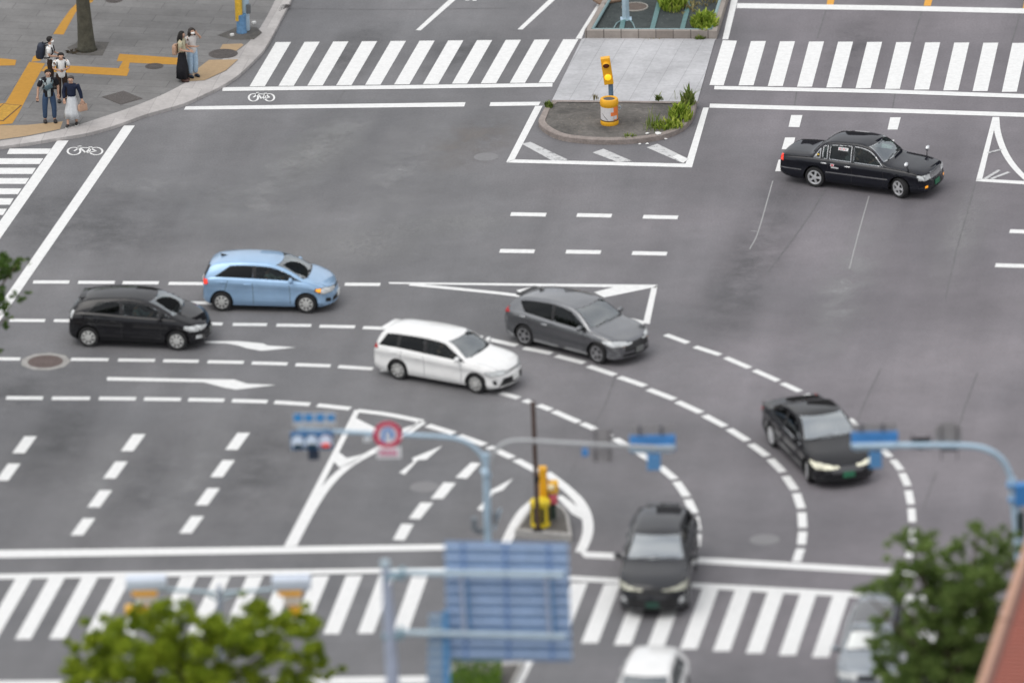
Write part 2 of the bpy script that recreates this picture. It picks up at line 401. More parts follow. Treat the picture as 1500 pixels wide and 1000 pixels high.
row4 = [(-38, 525, 29.5, 525.6), (104, 526, 158.8, 526.6), (173, 527, 227, 527.7), (239, 528.2, 291, 529), (304, 529.6, 357, 530.6), (369, 531.4, 421, 532.8), (433, 533.8, 484, 535.6), (495.7, 536.6, 546, 540),
        (558, 541.5, 605, 546), (616, 548, 662, 555), (673, 558, 722, 571), (733, 575, 760, 582.8), (768, 585.8, 778, 589.4), (789, 593, 807, 600), (811, 602, 848, 618), (852.5, 619.6, 872, 628.2), (882, 632.5, 895, 639), (901, 642, 921, 654), (928, 658, 960, 678),
        (966, 682.6, 988.5, 701), (991, 705, 1006, 726.5), (1007.5, 731, 1017, 751), (1017.5, 756, 1021, 776), (1021, 782, 1019, 800)]
row5 = [(-58, 582, -5, 582.4), (9, 582.5, 63, 582.8), (76, 583, 132, 583.2), (145, 583.2, 199, 583.8), (211, 584, 265, 584.8), (276, 585, 328.6, 586), (340, 586.4, 391.7, 588), (402, 588.6, 454, 592), (465, 593, 513, 598.2),
        (626, 622.6, 665, 634.4), (672, 637.6, 710, 651), (716, 654, 722.5, 657), (728, 659.6, 750.5, 670), (756, 673, 790, 691)]
def rowdash(name, L, w):
    b = nb()
    for x0, y0, x1, y1 in L:
        p, q = G(x0, y0, Z2), G(x1, y1, Z2); d = (q-p).normalized(); s = Vector((-d.y, d.x, 0))*w/2
        flat(b, [p+s, q+s, q-s, p-s])
    st(name, b, WHITE)
rowdash('dashed_line_first', row1, .27); rowdash('dashed_line_second', row2, .25); rowdash('dashed_line_third', row3, .22)
rowdash('dashed_line_fourth', row4, .25); rowdash('dashed_line_fifth', row5, .28)
# painted nose behind the grey car
quads('gore_middle', [[(569, 413.2), (963.5, 417), (962, 421.6), (570.5, 415.6)], [(954.5, 420.5), (963.5, 417.2), (951.5, 474.5), (942, 473)]])
lines('gore_middle_curve', [[(600, 416.4), (680, 424), (767, 434), (860, 452), (945, 473)]], .22, Z3)
quads('gore_middle_hatch', [[(756, 425), (782, 419.3), (792, 419.3), (768, 432.6)], [(870, 428), (900, 420.2), (961, 420), (885, 435.6)]], z=Z3)
# second nose
quads('gore_near', [[(519.5, 600), (527.5, 600.5), (427.5, 799.5), (416, 799.5)]])
lines('gore_near_curve', [[(523, 601), (570, 607), (619, 616.8)], [(619, 617.5), (586, 640), (551, 658.5), (510, 682), (482, 708), (461, 738), (443, 770), (428, 799)]], .26, Z3)
quads('gore_near_hatch', [[(519.5, 611), (553, 627.6), (545, 635), (511, 632.6)], [(487, 673), (494.5, 660.5), (508, 670.5), (545, 662), (520, 678), (497, 684)], [(590, 627), (617, 618.4), (589, 637)]], z=Z3)
# direction arrows
quads('direction_arrow', [[(300, 499.3), (350, 499.5), (386, 503), (392, 506), (434, 508.6), (403, 511.8), (383, 513.6), (362, 510), (348, 505.6), (332, 502.8), (300, 502.4)],
      [(156.7, 552), (294.6, 555), (343, 555.6), (362, 561.8), (404, 563.6), (346.6, 570.3), (331, 568), (298, 559.6), (156.7, 557)],
      [(584.5, 692), (605.5, 676), (604, 670.5), (648, 652.5), (625, 672.5), (612, 673.6), (593, 694.5)],
      [(699, 745), (714, 728), (719, 717.5), (752, 700), (737, 717), (723, 722), (706, 748)]])
def sl(x, y, hw=9.2, hh=12.4, lean=9): return [(x-hw+lean, y-hh), (x+hw+lean, y-hh), (x+hw-lean, y+hh), (x-hw-lean, y+hh)]
quads('lane_dashes_near', [sl(*p) for p in ((36, 651), (12, 691), (195, 648), (169, 688), (146, 730), (121.5, 771), (348, 646), (326, 686), (304, 727), (280.5, 768))] +
      [[(690, 677), (704, 678), (684, 700.5), (667, 699)], [(650, 706), (668, 707), (649, 730), (631, 730)], [(616, 735.5), (634.5, 736), (615, 760), (598.8, 759)], [(588, 766.6), (606, 767.4), (592.5, 791), (575.5, 790)]])
# near stop lines and crossing
quads('stop_line_near', [[(-60, 806), (-60, 817.5), (300, 811.5), (655, 805), (655, 796.5), (300, 801.5)], [(848, 806), (856, 816), (1060, 826.5), (1370, 845), (1370, 836), (1060, 817.5), (858, 807.5)]])
rt = [(-24.6+48.3*i, 846.6-.28*i) for i in range(-1, 14)]; rb = [(-78.8+50.2*i, 937.4-.8*i) for i in range(-1, 14)]
rt = [(72+48.35*(i-1), 845.5-.3*i) for i in range(-2, 13)]; rb = [(21.6+50.2*(i-1), 936.4-.85*i) for i in range(-2, 13)]
quads('crosswalk_near', stripe_row(rt, rb, 23.6, 23.4) + stripe_row([(885+48*j, 855+2*j) for j in range(-1, 12)], [(851+48.3*j, 941+3*j) for j in range(-1, 12)], 24, 25))
quads('crosswalk_edge_near', [[(-60, 841), (-60, 848.5), (300, 843), (655, 837), (655, 830.5), (300, 835.5)], [(833, 842.5), (833, 849.5), (1060, 863), (1450, 886), (1450, 877.5), (1060, 855.5)]], z=Z3)
quads('stop_line_low', [[(-60, 997), (-60, 1012), (300, 1006), (650, 1000), (656, 988.5), (300, 994)], [(770, 968), (781, 968), (738, 1055), (726, 1055)]])
# seams, scratches and patches
lines('road_seam', [[(1216, -5), (1209, 18), (1197, 56)], [(1357, -5), (1350, 18), (1336, 62)], [(1500, -5), (1493, 24), (1481, 66)], [(1168, 128), (1163, 160)], [(1313, 128), (1307, 160)],
      [(1209, 278), (1176, 330), (1124, 400)], [(1428, 270), (1415, 318), (1402, 363), (1384, 440)], [(560, 52), (548, 75), (500, 140), (488, 165)], [(902, 549), (887, 590), (870, 622)], [(845, 672), (838, 690)],
      [(1290, 540), (1262, 600), (1250, 640)], [(1432, 545), (1412, 600), (1405, 625)], [(1372, 690), (1352, 745)], [(380, 12), (560, 14), (740, 12)]], .035, Z1, SEAM)
lines('road_scratch', [[(1132, 265), (1110.7, 339), (1098, 365)], [(1273, 287), (1258, 340), (1244, 394)], [(1100, 338), (1111, 339)]], .035, Z1, SCRATCH)
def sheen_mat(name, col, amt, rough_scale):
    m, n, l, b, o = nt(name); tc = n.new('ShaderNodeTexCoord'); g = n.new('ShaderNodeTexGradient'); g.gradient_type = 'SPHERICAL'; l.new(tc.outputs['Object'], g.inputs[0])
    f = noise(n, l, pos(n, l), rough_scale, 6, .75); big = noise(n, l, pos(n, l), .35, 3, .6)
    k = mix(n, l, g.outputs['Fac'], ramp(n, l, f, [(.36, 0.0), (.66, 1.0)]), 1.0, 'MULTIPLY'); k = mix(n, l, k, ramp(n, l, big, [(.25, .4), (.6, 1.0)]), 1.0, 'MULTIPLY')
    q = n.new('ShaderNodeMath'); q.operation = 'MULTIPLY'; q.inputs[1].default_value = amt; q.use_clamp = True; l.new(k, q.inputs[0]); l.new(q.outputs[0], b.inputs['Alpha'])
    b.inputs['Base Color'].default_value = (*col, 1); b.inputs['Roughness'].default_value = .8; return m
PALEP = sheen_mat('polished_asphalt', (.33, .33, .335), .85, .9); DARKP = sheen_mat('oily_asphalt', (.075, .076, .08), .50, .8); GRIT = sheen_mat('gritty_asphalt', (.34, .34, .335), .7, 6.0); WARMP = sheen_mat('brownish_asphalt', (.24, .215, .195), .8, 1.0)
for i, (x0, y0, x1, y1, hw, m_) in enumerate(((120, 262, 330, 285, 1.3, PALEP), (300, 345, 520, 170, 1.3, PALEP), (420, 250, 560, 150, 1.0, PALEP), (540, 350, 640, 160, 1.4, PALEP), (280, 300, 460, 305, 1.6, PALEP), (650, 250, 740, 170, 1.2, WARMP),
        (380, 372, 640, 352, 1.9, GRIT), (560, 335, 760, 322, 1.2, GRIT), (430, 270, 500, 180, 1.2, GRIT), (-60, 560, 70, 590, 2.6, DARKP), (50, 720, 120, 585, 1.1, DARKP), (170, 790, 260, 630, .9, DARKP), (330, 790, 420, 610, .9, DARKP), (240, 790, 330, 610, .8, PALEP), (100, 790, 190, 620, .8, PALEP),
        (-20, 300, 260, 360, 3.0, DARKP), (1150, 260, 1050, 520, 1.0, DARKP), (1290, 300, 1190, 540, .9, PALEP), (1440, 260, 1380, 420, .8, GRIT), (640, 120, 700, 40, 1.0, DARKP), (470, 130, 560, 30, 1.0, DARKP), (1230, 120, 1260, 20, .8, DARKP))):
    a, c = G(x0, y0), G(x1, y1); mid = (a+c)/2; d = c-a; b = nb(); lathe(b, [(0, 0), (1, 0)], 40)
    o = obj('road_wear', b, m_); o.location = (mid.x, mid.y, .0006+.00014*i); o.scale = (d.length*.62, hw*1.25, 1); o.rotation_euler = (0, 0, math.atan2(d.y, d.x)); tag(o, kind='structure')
# cycle pictograms
def bike(cx, cy, sx, sy, flip=1):
    def q(x, y): return (cx+x*sx*flip, cy+y*sy)
    L = []
    for wx in (-.62, .62):
        L.append([q(wx+.36*math.cos(t*math.tau/20), .0+.75*math.sin(t*math.tau/20)) for t in range(21)])
    L += [[q(-.62, 0), q(-.05, .35)], [q(-.05, .35), q(.30, -.75)], [q(.30, -.75), q(-.30, -.65)], [q(-.30, -.65), q(-.05, .35)], [q(-.62, 0), q(-.30, -.65)], [q(.30, -.75), q(.62, 0)], [q(.20, -1.05), q(.42, -.95)], [q(-.42, -.85), q(-.2, -.85)]]
    return L
lines('cycle_pictogram', bike(124.5, 221.5, 26, 7.2, -1) + bike(383, 143, 19, 7.2, -1), .062, Z2, WHITE, 3)

# ------------------------------------------------------------------ sidewalk at the far corner
HS = .15
outer = [(-90, 232), (-30, 224), (0, 219.5), (40, 214), (80, 207.5), (128, 191.5+8), (170, 188), (213, 172.5), (267, 157), (300, 142.5), (320, 133), (340, 121), (355, 109.5), (372, 93), (387, 77), (399, 58), (408, 40), (419, 19), (429, -1), (446, -40), (470, -90)]
inner = [(-95, 219), (-30, 211), (0, 206.5), (40, 200.5), (80, 192.5), (115, 183), (149, 172), (182, 161), (213, 149.5), (242, 137), (267, 124), (292, 109), (315, 93), (343, 78), (362, 64), (376, 48), (386, 33), (396, 15), (404, -2), (420, -42), (444, -92)]
oc = spline([G(x, y, 0) for x, y in outer], 4); ic = spline([G(x, y, HS) for x, y in inner], 4)
b = nb()
far = [G(-400, -330, HS), G(-400, 250, HS)]
slab(b, ic + [G(560, -330, HS), G(-420, -330, HS), G(-420, 262, HS)], -.02, HS)
st('sidewalk', b, PAVE)
b = nb()
for i in range(len(oc)-1):
    a, c, d, e = oc[i], oc[i+1], ic[i+1], ic[i]
    top = .115
    v = [b.verts.new((p.x, p.y, z)) for p, z in ((a, 0), (c, 0), (c, top-.012), (a, top-.012))]; b.faces.new(v)
    a2, c2 = a.lerp(e, .06), c.lerp(d, .06)
    w = [b.verts.new((p.x, p.y, top)) for p in (a2, c2)]
    b.faces.new((v[3], v[2], w[1], w[0]))
    u = [b.verts.new((p.x, p.y, HS+.004)) for p in (d, e)]
    b.faces.new((w[0], w[1], u[0], u[1]))
bmesh.ops.remove_doubles(b, verts=b.verts, dist=.002); bmesh.ops.recalc_face_normals(b, faces=b.faces)
st('kerb', b, KERB)
def walk(name, polys, m, dz=.004):
    b = nb()
    for pg in polys: flat(b, [G(x, y, HS+dz) for x, y in pg])
    return st(name, b, m)
walk('tactile_paving', [[(43, 91), (66, 93), (47, 128), (28, 165), (8, 151), (26, 120)], [(0, 152), (8, 151), (28, 165), (18, 181), (-30, 186), (-30, 160)], [(66, 97.5), (104, 96.5), (104, 107), (60, 104.5)], [(104, 96.5), (190, 101), (186, 111.6), (104, 107)],
     [(175, 79), (262, 85), (259.5, 95), (190, 92), (188, 100.9), (174, 100), (180, 90), (171, 90)], [(-30, 84), (0, 85.5), (24, 88), (22, 96), (0, 96.5), (-30, 98)],
     [(78, 50), (90, 32), (103, 14), (116, 2), (135, -4), (136, 3), (122, 9), (111, 18), (101, 36), (93, 51)], [(49, 83), (56, 80), (60, 89), (46, 91)], [(120, -1), (136, -30), (150, -30), (136, 2)]], TACTILE)
walk('warning_paving', [[(-30, 190), (0, 184), (40, 183), (92, 178), (88, 189), (40, 199), (0, 204.5), (-30, 208)], [(275, 119.5), (289, 101), (306, 88), (349, 87), (331, 103), (300, 117.5)], [(326, 65), (354, 64), (357, 66), (343, 77), (320, 76)]], TAN)
walk('sidewalk_patch', [[(108, 82), (160, 58), (186, 60), (176, 80), (150, 86), (150, 97)]], PAVE, .003)
walk('tree_pit', [[(98, 70), (118, 60), (160, 62), (150, 82), (112, 81)]], SOIL, .006)
walk('pole_dark_patch', [[(318, 52), (352, 38), (376, 40), (384, 48), (372, 58), (340, 58)]], SOIL, .006)  # dark patch round the pole foot, in the soil colour

# refuge: tiled strip with its rounded nose, planter behind
def px(pts, z): return [G(x, y, z) for x, y in pts]
b = nb(); flat(b, px([(852, 57.5), (857, 56), (1049, 57), (1047, 60), (1022, 147.5), (1020, 151), (808, 148), (812, 140)], .02)); st('refuge_paving', b, TILE)
nose = spline(px([(812, 146), (800, 154), (792, 168), (789, 178), (800, 189), (822, 198.5), (860, 203.5), (900, 204.5), (940, 202), (975, 196), (1000, 185), (1015, 169), (1021, 148)], .17), 5)
cen = sum((Vector((p.x, p.y, 0)) for p in nose), Vector())/len(nose)
b = nb()
def shrink(p, d): v = Vector((p.x, p.y, 0)); k = (cen-v); return v+k.normalized()*d
innr = [shrink(p, .22) for p in nose]
for i in range(len(nose)-1):
    A, B = nose[i], nose[i+1]; Ai, Bi = innr[i], innr[i+1]
    q = [b.verts.new(v) for v in ((A.x, A.y, 0), (B.x, B.y, 0), (B.x, B.y, .15), (A.x, A.y, .15))]; b.faces.new(q)
    A2, B2 = shrink(A, .03), shrink(B, .03)
    t = [b.verts.new((v.x, v.y, .172)) for v in (A2, B2)]; b.faces.new((q[3], q[2], t[1], t[0]))
    s = [b.verts.new((v.x, v.y, .172)) for v in (Ai, Bi)]; b.faces.new((t[0], t[1], s[1], s[0]))
    u = [b.verts.new((v.x, v.y, .10)) for v in (Ai, Bi)]; b.faces.new((s[0], s[1], u[1], u[0]))
bmesh.ops.remove_doubles(b, verts=b.verts, dist=.002); bmesh.ops.recalc_face_normals(b, faces=b.faces)
st('refuge_kerb', b, KERB2)
b = nb(); slab(b, [Vector((p.x, p.y, 0)) for p in innr], 0, .15); st('refuge_bed', b, ground_mat('refuge_soil', (.045, .043, .04), (.19, .175, .16), .7, (.25, .22, .17)))
b = nb(); ribbon(b, [G(808, 148, .172), G(1024, 150.5, .172)], .16, .174); st('refuge_back_kerb', b, KERB2)

# near splitter island
isl = px([(754, 776), (770, 752), (780, 738), (790, 730), (806, 730), (826, 743), (833, 754), (838, 784), (800, 780.5)], .20)
b = nb(); slab(b, isl, 0, .20); st('splitter_island_kerb', b, CONC)
ic2 = sum((Vector((p.x, p.y, 0)) for p in isl), Vector())/len(isl)
b = nb(); slab(b, [ic2+(Vector((p.x, p.y, 0))-ic2)*.86 for p in isl], .19, .206); st('splitter_island_bed', b, SOIL)
lines('splitter_outline', [[(784, 733), (768, 747), (754, 768), (741, 795)], [(800, 692), (815, 703), (832, 717), (848, 733), (858, 751), (861.5, 770), (859, 787), (850, 808)]], .30, Z3)
quads('splitter_hatch', [[(815, 727), (824, 725), (853, 747), (860, 764), (838, 752)]], z=Z2)
# near median with hedge
mb = px([(664, 972), (768, 966), (752, 1000), (700, 1110), (585, 1125)], .16)
b = nb(); slab(b, mb, 0, .16); st('median_kerb', b, CONC)
ic3 = sum((Vector((p.x, p.y, 0)) for p in mb), Vector())/len(mb)
b = nb(); slab(b, [ic3+(Vector((p.x, p.y, 0))-ic3)*.9 for p in mb], .15, .17); st('median_bed', b, SOIL)

# covers and gratings
def cover(px_, py_, r, label, z=0.0, ring=0.0, mats=None):
    c = G(px_, py_, z); root = empty('manhole_cover', (c.x, c.y, z)); tag(root, label, 'manhole cover')
    b = nb()
    lathe(b, [(0, .009), (r*.93, .009), (r*.95, .006), (r, .007), (r, .0)], 40)
    lm_ = sm('brown_iron', (.115, .085, .078), .75, 0, .2, 8) if ring else IRON
    obj('lid', b, lm_, root)
    b = nb()
    for rr in (.28, .55, .80): lathe(b, [(r*rr, .009), (r*rr, .014), (r*rr+.02, .014), (r*rr+.02, .009)], 32)
    for k in range(12):
        a = k*math.tau/12; box(b, (r*.67*math.cos(a), r*.67*math.sin(a), .011), (r*.2, .02, .006), a)
    obj('lid_pattern', b, lm_, root)
    if ring:
        b = nb(); seg = 9
        lathe(b, [(r+.002, .004), (ring, .004), (ring, 0)], seg); obj('collar', b, sm('collar_concrete', (.31, .30, .285), .85, 0, .2, 4), root)
    return root
cover(327, 79, .46, 'large dark round cover on the pale corner paving, right of the two women', HS)
cover(226, 97.3, .29, 'small dark round cover at the end of the yellow tactile strip', HS)
cover(167, .5, .28, 'dark round cover at the top edge, right of the tree trunk', HS)
cover(66.5, 529.5, .52, 'brown round cover in a pale ring between dashed lane lines', 0, .74)
def faint(px_, py_, r, label):
    c = G(px_, py_); b = nb(); lathe(b, [(0, .006), (r*.9, .006), (r*.92, .003), (r, .005), (r, 0)], 36)
    o = obj('manhole_cover', b, sm('worn_cover', (.195, .192, .197), .7, 0, .1, 7)); o.location = (c.x, c.y, 0); tag(o, label, 'manhole cover')
faint(622, 713, .42, 'faint grey round cover between the two white arrows'); faint(1120, 790, .42, 'faint pale round cover in the lane right of the black crossover')
faint(712, 230, .38, 'faint worn round cover left of the orange beacon island')
c = G(179, 143.5, HS); root = empty('drain_grate', (c.x, c.y, HS)); tag(root, 'square dark metal grating set in the paving near the kerb', 'drain grate')
b = nb(); box(b, (0, 0, .004), (.85, 1.0, .008), R(38)); obj('frame', b, IRON, root)
b = nb()
for k in range(11): box(b, ((k-5)*.07, 0, .011), (.02, .9, .008), R(0), mat=Matrix.Rotation(R(38), 4, 'Z'))
obj('bars', b, sm('grate_bar', (.13, .12, .115), .7), root)
c = G(5, 165, HS); root = empty('utility_hatch', (c.x, c.y, HS)); tag(root, 'yellow inspection hatch with dark rim at the left edge of the paving', 'hatch')
b = nb(); box(b, (0, 0, .005), (.62, 1.55, .010), R(-20)); obj('rim', b, sm('hatch_rim', (.13, .07, .03), .7), root)
b = nb(); box(b, (0, 0, .009), (.54, 1.45, .010), R(-20)); obj('lid', b, sm('hatch_yellow', (.45, .25, .03), .8, 0, .25), root)
c = G(412, 12, .11); root = empty('drain_grate', (c.x, c.y, .095)); tag(root, 'small dark gully grate in the kerb at the top left', 'drain grate')
b = nb(); box(b, (0, 0, .01), (.30, .75, .03), R(-28)); obj('frame', b, IRON, root)
b = nb()
for k in range(6): box(b, (0, (k-2.5)*.11, .03), (.26, .03, .014), 0, mat=Matrix.Rotation(R(-28), 4, 'Z'))
obj('bars', b, BLACK, root)
for i, (x, y, s, lab) in enumerate(((948, 196.5, .07, 'crumpled white litter on the island kerb below the weeds'), (964, 197, .10, 'larger white litter scrap at the right of the island kerb'), (975.5, 204.5, .06, 'small white scrap on the road beside the island nose'), (948, 211.5, .06, 'thin white scrap on the asphalt in front of the island'), (937, 211.8, .05, 'flat white scrap left of the other litter by the island'))):
    z = .16 if i < 2 else 0; c = G(x, y, z); b = nb(); bmesh.ops.create_icosphere(b, subdivisions=1, radius=s)
    for v in b.verts: v.co = Vector((v.co.x*rnd.uniform(.7, 1.3), v.co.y*rnd.uniform(.7, 1.2), (v.co.z+s)*rnd.uniform(.3, .5)))
    o = obj('litter', b, sm('paper', (.78, .78, .76), .8)); o.location = (c.x, c.y, z); tag(o, lab, 'litter', kind='thing')
# ------------------------------------------------------------------ vehicles
def pchip(keys):
    xs = [k[0] for k in keys]; ys = [k[1] for k in keys]; n = len(xs)
    h = [xs[i+1]-xs[i] for i in range(n-1)]; d = [(ys[i+1]-ys[i])/h[i] for i in range(n-1)]
    m = [d[0]]+[0 if d[i-1]*d[i] <= 0 else (3*(h[i]+h[i-1]))/((2*h[i]+h[i-1])/d[i-1]+(h[i]+2*h[i-1])/d[i]) for i in range(1, n-1)]+[d[-1]]
    def f(x):
        if x <= xs[0]: return ys[0]
        if x >= xs[-1]: return ys[-1]
        i = max(j for j in range(n-1) if xs[j] <= x); t = (x-xs[i])/h[i]
        return (2*t**3-3*t*t+1)*ys[i]+(t**3-2*t*t+t)*h[i]*m[i]+(-2*t**3+3*t*t)*ys[i+1]+(t**3-t*t)*h[i]*m[i+1]
    return f
def sstep(a, b_, x):
    t = max(0, min(1, (x-a)/(b_-a))); return t*t*(3-2*t)
class Body:
    def __init__(s, d):
        s.d = d; s.top = pchip(d['top']); s.beltf = pchip(d['belt']); s.wid = pchip(d['wid']); s.bot = pchip(d['bot'])
        s.xr, s.xf = d['top'][0][0], d['top'][-1][0]
        s.tum = d.get('tum', .40); s.bowf = d.get('bowf', .14); s.bowr = d.get('bowr', .07)
    def par(s, x):
        zt = s.top(x); zb = min(s.beltf(x), zt-.07); w = s.wid(x); h = zt-zb
        we = w-.055-max(0, h-.05)*s.tum-s.d.get('taper', .07)*sstep(0, 1, (-.3-x)/(-.3-s.xr))*min(1, max(0, h-.1)*3); e = min(.075, .55*h); return zt, zb, s.bot(x), w, we, e
    def wintop(s, x): zt, zb, z0, w, we, e = s.par(x); return zt-e-.045
    def section(s, x):
        zt, zb, z0, w, we, e = s.par(x); H = zb-z0
        P = [(0, z0), (w*.5, z0), (w-.10, z0), (w-.045, z0+.02), (w-.03, z0+.07), (w-.012, z0+.14*H), (w-.002, z0+.27*H), (w-.022, z0+.42*H), (w-.032, z0+.58*H), (w-.016, z0+.72*H), (w+.006, z0+.80*H), (w-.004, z0+.86*H),
             (w-.022, z0+.95*H), (w-.042, zb)]
        A = (w-.058, zb+min(.012, .1*(zt-zb))); B = (we, zt-e)
        P.append(A)
        for k in range(1, 6):
            t = k/6; P.append((A[0]+(B[0]-A[0])*t+.016*math.sin(t*math.pi), A[1]+(B[1]-A[1])*t))
        P.append(B)
        C = (max(.02, we-.14), zt-e*.36)
        M_ = (we-.025, zt-e*.62) if zt-zb > .2 else ((B[0]+C[0])/2, zt-e*.66)
        P += [M_, C, (C[0]*.72, zt-e*.36*.52), (C[0]*.44, zt-e*.36*.19), (C[0]*.2, zt-e*.36*.04), (0, zt)]
        return P
    def bow(s, x, y, w):
        k = (abs(y)/max(w, .1))**2.3
        return x - s.bowf*sstep(s.xf-1.0, s.xf, x)*k + s.bowr*sstep(-(s.xr+.8), -s.xr, -x)*k
    def build(s):
        # stations by arc length along the roof line
        xs = [s.xr]; x = s.xr
        while x < s.xf:
            z = s.top(x); st_ = .06; dx = st_
            while dx > .006 and math.hypot(dx, s.top(min(x+dx, s.xf))-z) > st_*1.15: dx *= .7
            x = min(x+dx, s.xf)
            if s.xf-x < .004: x = s.xf
            xs.append(x)
        bm = nb(); rows = []
        for x in xs:
            P = s.section(x); w = s.wid(x)
            right = [bm.verts.new((s.bow(x, -y, w), -y, z)) for y, z in P]
            left = [right[0]]+[bm.verts.new((s.bow(x, y, w), y, z)) for y, z in P[1:-1]]+[right[-1]]
            rows.append((right, left))
        n = len(rows[0][0])
        for (r0, l0), (r1, l1) in zip(rows, rows[1:]):
            for k in range(n-1):
                bm.faces.new((r0[k], r1[k], r1[k+1], r0[k+1])); bm.faces.new((l0[k], l0[k+1], l1[k+1], l1[k]))
        for idx, sg in ((0, -1), (-1, 1)):                            # nose and tail panels
            r, l = rows[idx]; x = xs[idx]; w = s.wid(x); K = 10; cols = []
            for k in range(1, n-1):
                row = [r[k]]
                for c in range(1, K):
                    y = r[k].co.y+(l[k].co.y-r[k].co.y)*c/K
                    row.append(bm.verts.new((s.bow(x, y, w)+sg*.0, y, r[k].co.z)))
                row.append(l[k]); cols.append(row)
            for a, b2 in zip(cols, cols[1:]):
                for c in range(K): bm.faces.new((a[c], b2[c], b2[c+1], a[c+1]) if sg < 0 else (a[c], a[c+1], b2[c+1], b2[c]))
            for c in range(K):
                bm.faces.new((r[0], cols[0][c], cols[0][c+1])); bm.faces.new((r[-1], cols[-1][c+1], cols[-1][c]))
        bmesh.ops.remove_doubles(bm, verts=bm.verts, dist=.0008)
        bmesh.ops.dissolve_degenerate(bm, edges=bm.edges, dist=.0005)
        bmesh.ops.recalc_face_normals(bm, faces=bm.faces)
        s.bm = bm; s.lay = bm.faces.layers.int.new('cut'); return s
    def cut(s, ax, poly, code, side=0, rng=None, nmin=.12):
        """score a convex outline into the shell, seen along ax, and mark the inside"""
        bm = s.bm; a = {'y': (0, 2), 'x': (1, 2), 'z': (0, 1)}[ax]; k = {'x': 0, 'y': 1, 'z': 2}[ax]
        cx = sum(p[0] for p in poly)/len(poly); cy = sum(p[1] for p in poly)/len(poly)
        lo = [min(p[i] for p in poly)-.09 for i in (0, 1)]; hi = [max(p[i] for p in poly)+.09 for i in (0, 1)]
        def ok(f):
            f.normal_update() if f.normal.length < .1 else None
            if abs(f.normal[k]) < nmin: return False
            if side and f.normal[k]*side < 0: return False
            c = f.calc_center_median()
            if rng and not (rng[0] <= c.x <= rng[1]): return False
            return lo[0] <= c[a[0]] <= hi[0] and lo[1] <= c[a[1]] <= hi[1]
        n = len(poly); planes = []
        for i in range(n):
            p, q = poly[i], poly[(i+1) % n]; dx, dy = q[0]-p[0], q[1]-p[1]; L = math.hypot(dx, dy)
            if L < 1e-5: continue
            nx, ny = dy/L, -dx/L
            if (cx-p[0])*nx+(cy-p[1])*ny > 0: nx, ny = -nx, -ny
            planes.append((p, (nx, ny)))
        for p, (nx, ny) in planes:
            fs = [f for f in bm.faces if ok(f) and all((f.calc_center_median()[a[0]]-pp[0])*n2[0]+(f.calc_center_median()[a[1]]-pp[1])*n2[1] < .12 for pp, n2 in planes)]
            es = {e for f in fs for e in f.edges}; vs = {v for f in fs for v in f.verts}
            co = [0, 0, 0]; co[a[0]], co[a[1]] = p; no = [0, 0, 0]; no[a[0]], no[a[1]] = nx, ny
            bmesh.ops.bisect_plane(bm, geom=fs+list(es)+list(vs), dist=.0004, plane_co=co, plane_no=no)
        for f in bm.faces:
            if f[s.lay] or not ok(f): continue
            c = f.calc_center_median()
            if all((c[a[0]]-p[0])*n2[0]+(c[a[1]]-p[1])*n2[1] < .0006 for p, n2 in planes): f[s.lay] = code
    def take(s, code, ysign=0):
        fs = [f for f in s.bm.faces if f[s.lay] == code and (ysign == 0 or f.calc_center_median().y*ysign > 0)]
        if not fs: return None
        out = nb(); mp = {}
        for f in fs:
            vs = []
            for v in f.verts:
                if v not in mp: mp[v] = out.verts.new(v.co)
                vs.append(mp[v])
            nf = out.faces.new(vs); nf.smooth = True
        bmesh.ops.delete(s.bm, geom=fs, context='FACES')
        out.normal_update(); return out
    def surf_y(s, x, z):
        P = s.section(x)
        for (y0, z0), (y1, z1) in zip(P[3:], P[4:]):
            if z0 <= z <= z1 and z1 > z0: return y0+(y1-y0)*(z-z0)/(z1-z0)
        return s.wid(x)
_rimcache = {}
